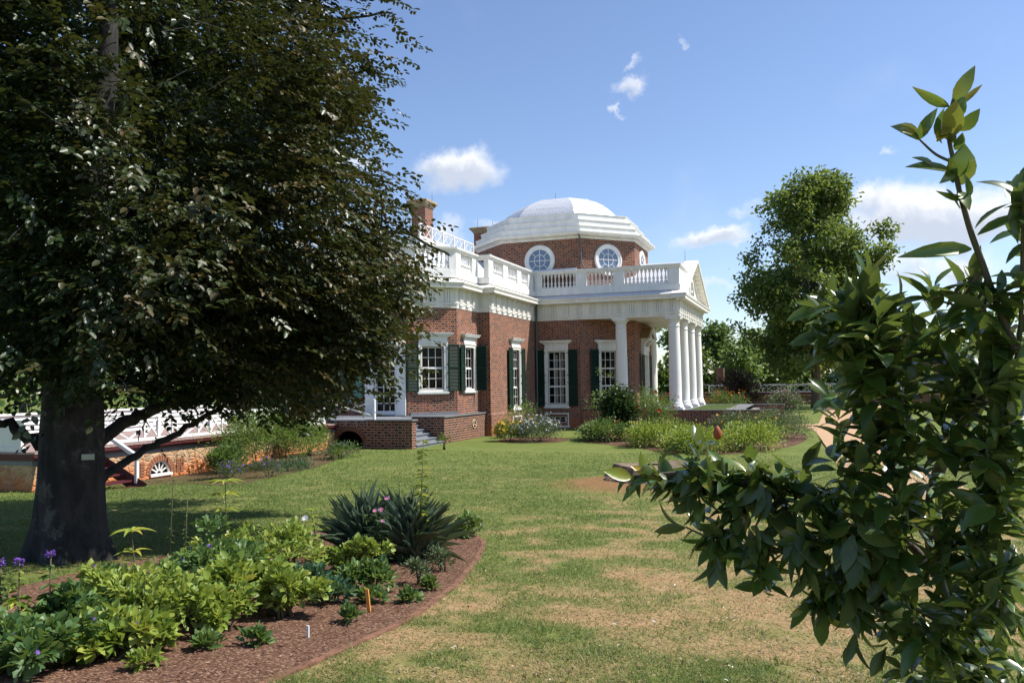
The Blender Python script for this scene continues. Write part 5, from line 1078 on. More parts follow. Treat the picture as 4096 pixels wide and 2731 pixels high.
for j in range(n): g.poly([inner[j], inner[(j + 1) % n], pit[(j + 1) % n], pit[j]])
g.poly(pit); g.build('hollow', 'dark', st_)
def stake(x, y, h, w, mat, lab, lean=(0, 0)):
    z = float(gz(x, y)); g = G(); g.hexa([(x - w, y - .006, z - .05), (x + w, y - .006, z - .05), (x + w, y + .006, z - .05), (x - w, y + .006, z - .05), (x - w + lean[0], y - .006 + lean[1], z + h), (x + w + lean[0], y - .006 + lean[1], z + h), (x + w + lean[0], y + .006 + lean[1], z + h), (x - w + lean[0], y + .006 + lean[1], z + h)])
    tag(g.build('plant_stake', mat), lab, 'plant stake')
stake(10.88, -37.99, .21, .016, 'orange', 'orange wooden stake leaning in the mulch below the yucca', (-.03, 0))
stake(10.83, -38.85, .10, .011, 'whitestake', 'short white plastic plant marker standing in open mulch', (.0, 0))
stake(8.9, -39.6, .2, .012, 'orange', 'thin orange stake half hidden by leaves near the violet spikes', (.01, 0))
# ------------------------------------------------------------------ vegetation builders
def rdir(rng, n): return norm(rng.normal(size=(n, 3)))
def crown_leaves(rng, blobs, dens, per, spread, hollow=.35):
    """leaf positions: sprays of `per` leaves round points filling each blob, denser near its surface"""
    C_ = []; O = []
    for x, y, z, r in blobs:
        k = max(4, int(dens * r ** 2.3)); d = rdir(rng, k); q = r * (hollow + (1 - hollow) * rng.random(k) ** .6)[:, None]
        C_.append(np.array((x, y, z)) + d * q); O.append(d)
    return np.concatenate(C_), np.concatenate(O)

def tree(name, lab, cat, base, h, trunk_r, blobs, dens, per, leaf, spread, mat, seed, group=None, trunk_top=.55, bark='bark2', hollow=.3, flat=.0, shape='oval', limbs=10, thin=0):
    rng = np.random.default_rng(seed); root = empty(name, (0, 0, 0), lab, cat, group)
    B = np.array(base, float); cen = np.array([(b[0], b[1], b[2]) for b in blobs]); top = B + (0, 0, h * trunk_top)
    g = G(); m = cen[:, :2].mean(0); pts = [B - (0, 0, .3), B + (0, 0, .05 * h)]; pts += [B + ((m[0] - B[0]) * t * .6, (m[1] - B[1]) * t * .6, h * trunk_top * t) for t in (.35, .7, 1.0)]
    g.tube(pts, [trunk_r * 1.35, trunk_r, trunk_r * .85, trunk_r * .65, trunk_r * .35], 9)
    for c in cen[:limbs]:
        t = rng.uniform(.35, .98); p = pts[1] + (pts[-1] - pts[1]) * t; mid = (p + c) / 2 + rng.normal(size=3) * .06 * h * .3
        g.tube([p, mid, c], [trunk_r * .35, trunk_r * .2, trunk_r * .06], 5)
    g.build('trunk', bark, root, True)
    S, O = crown_leaves(rng, blobs, dens, per, spread, hollow)
    if thin: kp = fbm(S[:, 0] + S[:, 2] * .8, S[:, 1] - S[:, 2] * .6, h * .10, seed, 3) + .2 * rng.random(len(S)) > thin; S, O = S[kp], O[kp]
    n = len(S) * per
    P = np.repeat(S, per, 0) + rng.normal(size=(n, 3)) * spread * np.array((1, 1, .6)); D = norm(np.repeat(O, per, 0) * .8 + rng.normal(size=(n, 3)) * .7 + (0, 0, -.25))
    N = norm(rng.normal(size=(n, 3)) * .55 + (0, 0, 1)); L = leaf * rng.uniform(.7, 1.25, n)
    v = np.clip(np.repeat(rng.random(len(S)), per) * .6 + rng.random(n) * .4, 0, 1)
    leaves('crown', P, D, N, L, L * .62, mat, root, shape, v)
    return root

def bush(name, lab, cat, c, r, n, leaf, mat, seed, group=None, shape='oval', clumps=14, asp=.5, stems=6, up=.3, flowers=None, flatness=1.0, bottom=.05, droop=0.0, stem_mat='twig', wild=.0, crs=1.0):
    """leafy plant: leaves gathered in clumps through an ellipsoid, with stems and optional blossoms"""
    rng = np.random.default_rng(seed); c = np.array(c, float); r = np.array(r, float); z0 = float(gz(c[0], c[1])); base = np.array((c[0], c[1], z0))
    root = empty(name, (0, 0, 0), lab, cat, group)
    d = rdir(rng, clumps); d[:, 2] = np.abs(d[:, 2]) * 1.0 - bottom * 4 * rng.random(clumps); k = rng.uniform(.45, 1.0, clumps) ** .7
    cc = base + (0, 0, r[2] * .42) + d * k[:, None] * r * (.72, .72, .56) * (1 + wild * rng.normal(size=(clumps, 1)))
    cr = r.mean() * rng.uniform(.28, .48, clumps) * crs
    w = rng.integers(0, clumps, n); q = rdir(rng, n) * (rng.random(n) ** .45)[:, None]; P = cc[w] + q * cr[w][:, None] * (1, 1, .8)
    zz = gz(P[:, 0], P[:, 1]) + .01; P[:, 2] = np.maximum(P[:, 2], zz + rng.random(n) * .04)
    D = norm(q * .9 + norm(P - base - (0, 0, r[2] * .2)) * .6 + rng.normal(size=(n, 3)) * .45 + (0, 0, up - droop)); N = norm(rng.normal(size=(n, 3)) * .5 * flatness + (0, 0, 1))
    L = leaf * rng.uniform(.65, 1.3, n); v = np.clip(rng.random(clumps)[w] * .45 + rng.random(n) * .55, 0, 1)
    leaves('foliage', P, D, N, L, L * asp, mat, root, shape, v, smooth=(shape == 'long'))
    g = G()
    for j in range(min(stems, clumps)):
        e = cc[j]; b = base + (rng.normal() * r[0] * .12, rng.normal() * r[1] * .12, -.05); g.tube([b, (b + e) / 2 + (0, 0, .1 * r[2]), e], [leaf * .14 + .004, leaf * .10 + .003, .003], 5)
    if stems: g.build('stems', stem_mat, root, True)
    if flowers:
        for fm, fn, fs in flowers:
            j = rng.integers(0, clumps, fn); u = rdir(rng, fn); u[:, 2] = np.abs(u[:, 2]); fp = cc[j] + u * cr[j][:, None] * 1.03
            fp[:, 2] = np.maximum(fp[:, 2], gz(fp[:, 0], fp[:, 1]) + .05)
            blossoms(fp, u, fs, fm, root, rng)
    return root
def blossoms(fp, u, fs, fm, root, rng, petals=6, name='blossoms'):
    fn = len(fp); a = rng.random(fn)[:, None] * 6.28 + np.arange(petals)[None] * 6.28 / petals
    x = norm(np.cross(u, rng.normal(size=(fn, 3)))); y = np.cross(u, x)
    D = (x[:, None] * np.cos(a)[..., None] + y[:, None] * np.sin(a)[..., None] + u[:, None] * .35).reshape(-1, 3); N = np.repeat(u, petals, 0)
    sz = np.repeat(fs * rng.uniform(.7, 1.2, fn), petals)
    return leaves(name, np.repeat(fp, petals, 0), D, N, sz, sz * .7, fm, root, 'oval', rng=rng)

# ------------------------------------------------------------------ copper beech on the left
rng = np.random.default_rng(42)
beech = empty('copper_beech', (0, 0, 0), 'huge dark copper beech with smooth grey trunk, filling the left side', 'tree')
g = G(); bt = [np.array(p, float) for p in BTRUNK]
zr = bt[1][2]
ring = []
heights = [(-.35, .54), (-.2, .49), (-.05, .45), (.08, .42), (.2, .395), (.35, .378), (.6, .365), (.8, .355), (1.4, .345), (1.9, .32), (2.7, .27), (3.6, .25), (4.6, .19), (5.6, .13), (7.5, .05)]
bx_ = np.array([p[0] for p in bt]); by_ = np.array([p[1] for p in bt]); bz_ = np.array([p[2] for p in bt]); n = 28
for h, r in heights:
    z = zr + h; x = np.interp(z, bz_, bx_); y = np.interp(z, bz_, by_)
    fl = max(0, 1 - (h + .35) / 1.4) ** 1.5
    ring.append([(x + r * (1 + .26 * fl * math.sin(5 * t + .7) + .06 * math.sin(3 * t + h) + .025 * math.sin(11 * t + 2 * h)) * math.cos(t), y + r * (1 + .26 * fl * math.sin(5 * t + .7) + .06 * math.sin(3 * t + h)) * math.sin(t), z) for t in np.linspace(0, 2 * math.pi, n, endpoint=False)])
for a, b in zip(ring, ring[1:]):
    for j in range(n): g.poly([a[j], a[(j + 1) % n], b[(j + 1) % n], b[j]])
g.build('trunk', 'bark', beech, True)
LIMBS = [(L1, .11), (L2, .065), (L3, .085), (L4, .09), (L5, .09), (L6, .07), (L7, .07), (L8, .06), (L9, .08), (L10, .16)]
def spline(pts, n=6): return smooth_curve(pts, n)
for L_, r in LIMBS:
    p = spline(L_); 
    if L_ is not L10: p[0] = p[0] * .7 + np.array((np.interp(p[0][2], bz_, bx_), np.interp(p[0][2], bz_, by_), p[0][2])) * .3
    p = [q + rng.normal(size=3) * .018 for q in p]
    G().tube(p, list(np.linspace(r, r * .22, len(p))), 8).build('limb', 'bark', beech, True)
BEECH = [(x, y, z, max(.12, r - .22)) if i < 24 else (x, y, z, r * (.86 if x > 6.4 else 1)) for i, (x, y, z, r) in enumerate(BEECH)]
BEECH += [(8.2, -35.9, 2.9, .55), (8.7, -35.6, 4.0, .6), (8.3, -35.7, 4.6, .6), (7.4, -36.3, 2.2, .45), (8.4, -35.5, 5.9, .6), (9.1, -34.8, 2.1, .36), (9.45, -34.6, 2.9, .30), (8.6, -34.9, 1.85, .33), (8.25, -35.2, 1.55, .26), (8.9, -35.0, 2.7, .36), (7.5, -36.0, 3.6, .7),
          (6.9, -38.0, 3.0, .45), (6.6, -38.1, 3.8, .55), (7.0, -37.9, 4.6, .6), (6.9, -38.0, 5.5, .7), (7.4, -37.6, 5.2, .6), (6.5, -38.4, 2.4, .4), (7.1, -37.7, 2.45, .38), (7.5, -37.4, 3.3, .5), (7.4, -37.5, 4.1, .5), (6.2, -38.6, 4.6, .7), (6.1, -38.6, 5.6, .7), (6.0, -38.6, 3.4, .5), (6.1, -38.4, 2.0, .36), (7.4, -37.3, 6.3, .7), (6.7, -38.0, 6.6, .8), (7.2, -34.8, 3.5, 1.0), (7.0, -35.6, 4.6, 1.0), (6.5, -34.3, 2.7, .8), (7.7, -34.6, 5.2, 1.1), (5.6, -34.2, 2.3, .7), (8.3, -34.2, 2.5, .65), (8.6, -33.9, 3.4, .5), (7.6, -34.4, 1.8, .42), (8.2, -34.0, 4.4, .6), (7.8, -34.9, 2.1, .45), (8.4, -33.2, 3.0, .65), (8.0, -33.6, 2.0, .45), (8.5, -35.0, 3.4, .55), (8.0, -34.6, 5.2, .7), (8.2, -34.3, 6.0, .6), (8.2, -33.0, 4.0, .8), (7.0, -37.4, 1.85, .36), (7.6, -37.2, 2.55, .42), (8.2, -36.9, 3.5, .45), (7.7, -37.8, 1.9, .32), (8.3, -37.6, 2.7, .36), (6.5, -37.9, 2.0, .36), (6.9, -33.7, 1.75, .4), (7.3, -33.5, 2.4, .6)]
BEECH += [(float(np.interp(z, bz_, bx_)) + .5, float(np.interp(z, bz_, by_)) - .6, z, .36) for z in np.arange(1.75, 8.2, .40)]
BEECH += [(x, y, z - .1, r * .9) for x, y, z, r in BEECH if z < 3.2 and r < .7 and y > -35.5]
S, O = crown_leaves(rng, BEECH, 330, 9, .3, .2)
bc = np.array((6.0, -36.0, 3.0))
# thin out a coarse 3-D pattern so the sky shows through in places
keep = (fbm(S[:, 0] * 1.1 + S[:, 2] * .9, S[:, 1] * 1.1 - S[:, 2] * .7, .5, 3, 3) + .25 * rng.random(len(S)) + .06 * (S[:, 2] < 3.4) - .17 * np.clip((S[:, 2] - 3.2) / 2, 0, 1) * np.clip((S[:, 0] - 5.0) / 2, 0, 1)) > .42
S, O = S[keep], O[keep]
S = S + rng.normal(size=S.shape) * .11 + O * (rng.random(len(S)) ** 6)[:, None] * .5
per = 11; k = len(S); out = norm((S - bc) * (1, 1, .25) + rng.normal(size=(k, 3)) * .9); out[:, 2] -= .25; out = norm(out)
sidev = norm(np.cross(out, norm(rng.normal(size=(k, 3)) * .25 + (0, 0, 1)))); upv = np.cross(sidev, out)
t = (np.arange(per) / per)[None, :, None]; sg = np.where(np.arange(per) % 2 == 0, 1, -1)[None, :, None]
P = S[:, None] + out[:, None] * (t - .5) * .42 + sidev[:, None] * sg * .012 + rng.normal(size=(k, per, 3)) * .015
D = out[:, None] * .7 + sidev[:, None] * sg * .75 + np.array((0, 0, -.30)) + rng.normal(size=(k, per, 3)) * .22
N = upv[:, None] + rng.normal(size=(k, per, 3)) * .30
n = k * per; L_ = .096 * rng.uniform(.7, 1.2, n)
right = np.clip((S[:, 0] - 6.4) / 1.8, 0, 1) * .38 + np.clip((S[:, 2] - 4) / 5, 0, 1) * .12  # sunlit right side painted into the leaf colour, with more bronze towards the top
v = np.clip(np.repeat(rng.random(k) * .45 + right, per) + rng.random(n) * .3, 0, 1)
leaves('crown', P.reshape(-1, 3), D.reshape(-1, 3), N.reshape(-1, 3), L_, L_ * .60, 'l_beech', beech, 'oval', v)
sel = rng.permutation(k)[:2200]
g = G()
for i in sel: a = S[i] - out[i] * .32; g.tube([a - out[i] * .25 + (0, 0, .05), S[i] + out[i] * .2], [.006, .002], 3)
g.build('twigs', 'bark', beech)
pl = G(); a, b, c = [np.array(p) for p in PLATE]; hgt = np.array((0, 0, a[2] - c[2] + .03)); dn = np.array((.78, -.62, 0)) * .008
pl.hexa([a - hgt + dn, b - hgt + dn, b - hgt - dn, a - hgt - dn, a + dn, b + dn, b - dn, a - dn])
tag(pl.build('tree_plate', 'plate'), 'small blank pale plate fixed to the big beech trunk', 'plate')

# ------------------------------------------------------------------ magnolia on the right
mag = empty('magnolia_tree', (0, 0, 0), 'young magnolia with large glossy leaves close at the right edge', 'tree')
rng = np.random.default_rng(7)
g0 = float(gz(15.05, -40.75))
stems = [([(15.03, -40.78, g0 - .1)] + STEM1, .035), (STEM2, .019), (STEM3, .014), (STEM4, .012), (STEM5, .013), (STEM6, .010), ([tuple(p) for p in SHOOT], .011), (SIDE, .005)]
allp = []
for p, r in stems:
    q = spline(p, 5); allp += q; G().tube(q, list(np.linspace(r, max(r * .45, .0028), len(q))), 8).build('branch', 'bark2' if r > .012 else 'twig', mag, True)
allp = np.array(allp)
g = G(); LP_ = []; LD = []; LN = []; LL = []; LW = []; LV = []
def put_leaf(p, d, nrm, L_, w, v): LP_.append(p); LD.append(d); LN.append(nrm); LL.append(L_); LW.append(w); LV.append(v)
for x, y, z, ax, ay, az, sc, nl in MAG:
    tip = np.array((x, y, z)); axis = norm(np.array((ax, ay, az)) + rng.normal(size=3) * .12)
    j = np.argmin(((allp - tip) ** 2).sum(1)); src = allp[j]
    g.tube([src, src * .45 + (tip - axis * .16) * .55, tip - axis * .05], [.0065, .005, .0035], 5)
    x1 = norm(np.cross(axis, rng.normal(size=3))); y1 = np.cross(axis, x1); nl = int(nl * 1.35) + 1
    for i in range(nl):
        t = i / nl; ph = i * 2.4 + rng.normal() * .25; back = .17 * (1 - t) ** 1.2
        rad = x1 * math.cos(ph) + y1 * math.sin(ph); open_ = .40 + .80 * (1 - t) + rng.normal() * .30
        d = norm(axis * math.cos(open_) + rad * math.sin(open_) + np.array((0, 0, -.12 - .22 * (1 - t))))
        nr = norm(axis * math.sin(open_) - rad * math.cos(open_) + np.array((0, 0, .5)) + rng.normal(size=3) * .42)
        L_ = sc * rng.uniform(.075, .145) * (1 - .25 * (t > .85)); put_leaf(tip - axis * back + d * .012, d, nr, L_, L_ * rng.uniform(.36, .47), min(1, rng.random() ** 1.25 * .93 + (.07 if rng.random() < .05 else 0)))
    for i in range(10 if nl > 8 else 4):                   # leaves further down the twig
        t = rng.uniform(.2, .85); p = src * (1 - t) + (tip - axis * .12) * t; d = norm(rng.normal(size=3) + axis * .6 + (0, 0, -.2)); L_ = rng.uniform(.08, .13)
        put_leaf(p, d, norm(rng.normal(size=3) * .4 + (0, 0, 1)), L_, L_ * .42, rng.random() * .8)
g.build('twigs', 'twig', mag, True)
fwv = np.array(FW)
for b, tp, w, c in SHOOTLEAVES:
    b = np.array(b); tp = np.array(tp) + rng.normal(size=3) * .008; d = tp - b; L_ = np.linalg.norm(d)
    nr = norm(-fwv + rng.normal(size=3) * .45 + (0, 0, .25)); put_leaf(b, d / L_, nr, L_, w, {0: rng.uniform(.3, .85), 1: rng.uniform(.87, .95), 2: 1.0}[c])
leaves('leaves', np.array(LP_), np.array(LD), np.array(LN), np.array(LL), np.array(LW), 'l_mag', mag, 'long', np.array(LV), True, bend=rng.normal(size=len(LP_)) * .22)
for p in (CONES[0], CONES[1]):
    p = np.array(p); G().lathe(p, [(.002, -.024), (.011, -.019), (.015, -.007), (.015, .006), (.010, .018), (.003, .028)], 12).build('seed_cone', 'cone', mag, True)

# ------------------------------------------------------------------ big round tree and far trees
rng = np.random.default_rng(3)
bl = []
Bx, By = 15.1, 30.5
for i in range(120):
    zz = rng.uniform(2.3, 18.4); rad = float(np.interp(zz, [0, 2, 5, 8, 11, 14, 16.5, 18.5], [4.5, 5.2, 6.3, 6.4, 6.2, 5.5, 4.2, 1.4])); a = rng.uniform(0, 6.28); rr = rad * rng.uniform(.35, 1.08)
    bl.append((Bx + .6 + rr * math.cos(a), By + rr * math.sin(a), zz, rng.uniform(.6, 1.35)))
bl += [(Bx, By, 13, 3), (Bx, By, 9, 3.8), (Bx, By, 5.6, 3.2), (Bx - .5, By, 16, 1.8)]
tree('round_tree', 'tall full round crowned green tree standing alone beyond the path', 'tree', (Bx, By, -1.0), 18.5, .42, bl, 34, 12, .32, .34, 'l_poplar', 4, trunk_top=.7, hollow=.25, limbs=40, thin=.53)
rng = np.random.default_rng(8)
def far_tree(x, y, h, w, mat, lab, seed, dens=11, leaf=.5):
    r = np.random.default_rng(seed); b = []
    for i in range(16):
        t = r.uniform(.12, 1); rr = w * .5 * math.sin(math.pi * min(.97, .18 + .72 * t)) * r.uniform(.2, .8); a = r.uniform(0, 6.28); b.append((x + rr * math.cos(a), y + rr * math.sin(a), -1 + h * t * .90, w * r.uniform(.13, .24)))
    tree('broadleaf_tree', lab, 'tree', (x, y, -1.2), h, .22, b, dens, 9, leaf, .5, mat, seed, 'trees behind the far terrace', hollow=.2, limbs=6)
for i, (x, y, h, w, mat, lab) in enumerate([
    (-8.5, 60, 9.0, 9, 'l_dark', 'dark green tree seen between the portico columns, left part'),
    (-1.0, 58, 8.6, 8, 'l_mid', 'green tree seen in the gap between door and corner column'),
    (3.6, 62, 10.0, 7.5, 'l_dark', 'dark green tree just right of the portico columns'),
    (7.6, 55, 8.6, 6.0, 'l_mid', 'fresh green tree behind the brick chimney'),
    (10.5, 60, 10.0, 7.0, 'l_mid', 'light green tree left of the big round tree, behind the railing'),
    (13.5, 66, 9.0, 7.0, 'l_dark', 'dark tree directly behind the big round tree trunk'),
    (19.5, 60, 8.5, 8.0, 'l_dark', 'dark tree just right of the round tree, behind the railing'),
    (26, 62, 9.0, 9.0, 'l_mid', 'green tree behind the railing, partly hidden by magnolia'),
    (34, 60, 9.5, 9.0, 'l_dark', 'dark tree behind railing at far right, hidden by magnolia'),
    (42, 64, 10, 10, 'l_mid', 'green tree at the right end of the far railing')]):
    far_tree(x, y, h, w, mat, lab, 60 + i)
for i, (x, y, h, w, lab) in enumerate([(-19, -21, 6.5, 6, 'green tree behind clapboard parapet, left of the beech trunk'), (-22, -14, 8, 7, 'dark tree beyond the terrace behind the beech crown'), (-24, -27, 7.5, 7, 'dark tree at the far left behind the end panel'), (-17, -9, 8, 8, 'dark tree behind the terrace next to the house'), (-30, -2, 11, 10, 'tall dark tree furthest back beyond the terrace'), (-26, -36, 8, 8, 'dark tree at the left edge behind the beech')]):
    far_tree(x, y, h, w, 'l_dark' if i else 'l_mid', lab, 90 + i, 9, .4)
rng = np.random.default_rng(12)
bl = [(8.6 + rng.normal() * .9, 33 + rng.normal() * .7, .1 + 2.1 * t + 0 * i, 1.15 * (1 - .62 * t)) for i, t in enumerate(np.linspace(.05, 1, 15))]
tree('bronze_shrub', 'small conical bronze leaved tree in front of the far railing', 'tree', (8.6, 33, -1), 4, .07, bl, 60, 8, .17, .22, 'l_copper', 13, limbs=10)
bush('cleome_shrub', 'rounded green shrub dotted with pink flowers at podium steps', 'shrub', (13.0, 14.5, 0), (1.55, 1.3, 1.75), 2600, .15, 'l_grey', 21, shape='spear', clumps=22, flowers=[('p_pink', 70, .07), ('p_white', 22, .05)])
bush('daylily_clump', 'clump of orange flowers on the grass behind the last column', 'flower clump', (8.6, 19, 0), (2.2, 1.4, 1.7), 1300, .17, 'l_green', 22, shape='spear', clumps=14, asp=.3, flowers=[('p_orange', 50, .08), ('p_red', 16, .08)])

# ------------------------------------------------------------------ shrubs round the house
bush('willow_shrub', 'big loose green shrub against the stone terrace wall, under the beech', 'shrub', (-2.1, -21.6, 0), (1.25, 2.6, 1.95), 9000, .105, 'l_mid', 31, shape='spear', clumps=60, asp=.32, stems=14, wild=.12, droop=.1)
bush('willow_shrub', 'leafy green shrub at the right end of the terrace border next to the brick arch', 'shrub', (-2.9, -18.3, 0), (.8, 1.2, 1.35), 3000, .10, 'l_mid', 32, shape='spear', clumps=22, asp=.32, stems=8, wild=.1)
bush('young_shrub', 'small upright green shrub left of the big terrace shrub', 'shrub', (-1.35, -24.6, 0), (.65, .8, .95), 1500, .10, 'l_green', 33, shape='oval', clumps=14, stems=6)
bush('lavender', 'grey green lavender mound with violet spikes at the border tip', 'flower clump', (-.25, -25.9, 0), (.55, .6, .48), 900, .075, 'l_grey', 34, shape='spear', clumps=10, asp=.2, up=.8, flowers=[('p_violet', 26, .03)])
bush('lavender', 'second lavender mound, right of the border tip mound', 'flower clump', (.05, -24.6, 0), (.55, .7, .45), 900, .075, 'l_grey', 35, shape='spear', clumps=10, asp=.2, up=.8, flowers=[('p_violet', 26, .03)])
bush('border_herb', 'low blue green herb mat along the terrace border edge', 'flower clump', (-.5, -22.6, 0), (.5, 1.3, .28), 900, .09, 'l_blue', 36, shape='spear', clumps=14, asp=.25, up=.6)
bush('border_herb', 'low green plants strung along the far end of the terrace border', 'flower clump', (-1.2, -18.8, 0), (.5, 1.6, .42), 1100, .10, 'l_green', 37, shape='spear', clumps=16, asp=.3, up=.5, flowers=[('p_violet', 20, .04)])
bush('flower_mound', 'low mound of white flowers in the bed by the basement window', 'flower clump', (3.3, -10.0, 0), (1.25, 1.2, .95), 4200, .085, 'l_grey', 38, shape='spear', clumps=30, asp=.4, flowers=[('p_white', 260, .045), ('p_violet', 30, .04), ('p_yellow', 14, .06)])
bush('flower_mound', 'green clump with yellow daisies at the left end of that bed', 'flower clump', (2.0, -10.1, 0), (.75, .8, .80), 1900, .09, 'l_green', 39, clumps=16, flowers=[('p_yellow', 130, .06)])
bush('rose_bush', 'thin straggly rose bush before the narrow sunlit window', 'rose bush', (2.0, -7.9, 0), (.95, .9, 2.0), 900, .075, 'l_mid', 40, clumps=26, stems=16, wild=.25, flowers=[('p_pink', 7, .06), ('p_pale', 12, .05)])
bush('ivy_column', 'dark dense upright vine mass in front of the portico flank', 'shrub', (6.55, -8.2, 0), (.80, .80, 2.35), 6500, .12, 'l_ivy', 41, clumps=44, stems=5, up=-.1, droop=.35, asp=.8, flatness=1.4)
bush('hibiscus_shrub', 'airy tall shrub with scarlet hibiscus flowers before the columns', 'shrub', (8.15, -8.3, 0), (1.05, 1.0, 2.45), 3300, .10, 'l_mid', 42, shape='spear', clumps=40, asp=.26, stems=24, wild=.2, flowers=[('p_red', 10, .11)])
bush('small_tree_sapling', 'spindly pale sapling with bare forked stems left of the dark vine', 'sapling', (5.75, -7.5, 0), (.75, .7, 2.5), 420, .11, 'l_mid', 43, clumps=12, stems=12, wild=.3)
bush('lantana_bed', 'low spreading bush with orange flowers at the left of the front border', 'flower clump', (6.2, -9.6, 0), (1.5, 1.3, .80), 4600, .10, 'l_green', 44, clumps=36, flowers=[('p_orange', 40, .045), ('p_pale', 16, .04)])
bush('lime_groundcover', 'bright lime green low bushes along the front border', 'shrub', (8.9, -11.7, 0), (1.7, 2.0, .80), 5200, .10, 'l_lime', 45, clumps=46, flowers=[('p_orange', 22, .045), ('p_yellow', 10, .045)])
bush('lime_groundcover', 'bright lime green low bushes nearest the stump', 'shrub', (10.6, -14.3, 0), (1.7, 1.9, .70), 4200, .10, 'l_lime', 46, clumps=40)
bush('lime_groundcover', 'bright lime green low bushes at the path end of the border', 'shrub', (12.6, -13.0, 0), (1.5, 1.9, .80), 3800, .10, 'l_lime', 47, clumps=34)
bush('coneflower_clump', 'grey green flower clump with golden blooms below the podium wall', 'flower clump', (11.6, -7.5, 0), (1.5, 1.7, 1.0), 4800, .10, 'l_grey', 48, shape='spear', clumps=40, asp=.3, flowers=[('p_yellow', 60, .06), ('p_white', 25, .04)])
bush('coneflower_clump', 'tall pale green flower clump beside the sandy path', 'flower clump', (13.3, -7.5, 0), (1.3, 2.0, 1.05), 4600, .10, 'l_grey', 49, shape='spear', clumps=40, asp=.3, flowers=[('p_pink', 16, .045), ('p_yellow', 12, .05)])
bush('coneflower_clump', 'green leafy clump with rusty seed heads against the podium corner', 'flower clump', (12.6, -3.6, 0), (.9, 1.3, .95), 2400, .11, 'l_mid', 50, shape='spear', clumps=26, asp=.3, flowers=[('p_orange', 18, .05)])
bush('lawn_weed', 'single tall thin weed on the lawn before the grey steps', 'weed', (1.1, -14.9, 0), (.22, .22, .85), 60, .16, 'l_mid', 51, shape='spear', clumps=6, asp=.2, stems=3, up=.5)

# ------------------------------------------------------------------ foreground oval bed
def yucca(name, x, y, n, L_, seed, lab):
    rng = np.random.default_rng(seed); z = float(gz(x, y)); root = empty(name, (0, 0, 0), lab, 'yucca', 'yuccas in the oval bed')
    a = rng.random(n) * 6.28; el = np.clip(rng.normal(1.08, .38, n), .1, 1.52); D = np.stack((np.cos(a) * np.cos(el), np.sin(a) * np.cos(el), np.sin(el)), 1)
    N = np.stack((-np.cos(a) * np.sin(el), -np.sin(a) * np.sin(el), np.cos(el)), 1) + rng.normal(size=(n, 3)) * .15
    P = np.array((x, y, z + .05)) + rng.normal(size=(n, 3)) * (.07, .07, .05); P[:, 2] = np.maximum(P[:, 2], z)
    le = L_ * rng.uniform(.65, 1.1, n); v = np.clip(rng.random(n) * .7 + .3 * (el < .5), 0, 1)
    leaves('leaves', P, D, N, le, .021 * rng.uniform(.8, 1.25, n), 'l_yucca', root, 'blade', v, True, bend=-np.abs(rng.normal(size=n)) * .07 * (el < .7))
    G().lathe((x, y, z - .05), [(.06, 0), (.07, .08), (.04, .18)], 8).build('crown_base', 'bark2', root)
yucca('yucca', 9.42, -35.55, 320, .72, 1, 'spiky blue green yucca, left one of the pair in the oval bed')
yucca('yucca', 10.02, -35.5, 340, .74, 2, 'spiky blue green yucca, right one of the pair with paler leaves')
def lily(x, y, h, tiers, seed, lab, mat='l_lime', lf=.18):
    rng = np.random.default_rng(seed); z = float(gz(x, y)); root = empty('lily_stem', (0, 0, 0), lab, 'lily', 'tall lily stems')
    top = np.array((x + rng.normal() * .05, y + rng.normal() * .05, z + h)); G().tube([(x, y, z - .03), ((x + top[0]) / 2 + .015, (y + top[1]) / 2, z + h * .5), top], [.007, .006, .004], 6).build('stalk', 'twig', root, True)
    P = []; D = []
    for t, k in tiers:
        c = np.array((x, y, z)) * (1 - t) + top * t; c = np.array((x + (top[0] - x) * t, y + (top[1] - y) * t, z + h * t)); ph = rng.random() * 6
        for i in range(k): a = ph + i * 6.283 / k; P.append(c); D.append((math.cos(a), math.sin(a), .45))
    P = np.array(P); D = np.array(D); n = len(P); leaves('leaves', P, D, np.tile((0, 0, 1.), (n, 1)), lf * rng.uniform(.8, 1.15, n), .040, mat, root, 'long', rng.uniform(.45, 1, n), True, bend=np.full(n, -.30))
lily(8.05, -36.35, .95, [(.66, 5), (.84, 7), (1.0, 8)], 3, 'lily stem with three leaf whorls against dark lawn shadow', lf=.20)
lily(8.62, -38.3, .62, [(.7, 4), (1.0, 8)], 4, 'short lily stem with one yellowing top whorl beside the trunk')
lily(9.0, -35.9, .62, [(.5, 4), (.62, 4), (.75, 5), (.88, 4), (1.0, 4)], 5, 'yellowing lily stem left of the yuccas', lf=.10)
def spire(x, y, h, seed, lab, n=70, lf=.10, mat='l_lime', name='tall_stem'):
    rng = np.random.default_rng(seed); z = float(gz(x, y)); root = empty(name, (0, 0, 0), lab, 'tall plant'); lean = np.array((.10, .0, 0)) * h * .5
    G().tube([(x, y, z - .03), (x + lean[0] * .4, y, z + h * .5), (x + lean[0], y, z + h)], [.008, .006, .003], 6).build('stalk', 'twig', root, True)
    t = rng.uniform(.2, 1, n); P = np.stack((x + lean[0] * t ** 1.3, np.full(n, y), z + h * t), 1); a = np.arange(n) * 2.4
    D = np.stack((np.cos(a), np.sin(a), np.full(n, .15)), 1); L_ = lf * (1.15 - .5 * t)
    leaves('leaves', P, D, np.tile((0, 0, 1.), (n, 1)), L_, .016, mat, root, 'spear', rng.random(n), bend=np.full(n, -.25))
spire(10.2, -35.65, 1.42, 6, 'tall thin pale green stem rising above the yuccas', 90, .12)
spire(8.28, -37.5, 1.25, 7, 'tall thin dark seed stem left of the peony clump', 26, .05, 'l_green')
spire(8.40, -37.42, 1.0, 8, 'shorter thin seed stem beside the tallest one', 22, .05, 'l_green')
pe = 'peony clumps in the oval bed'
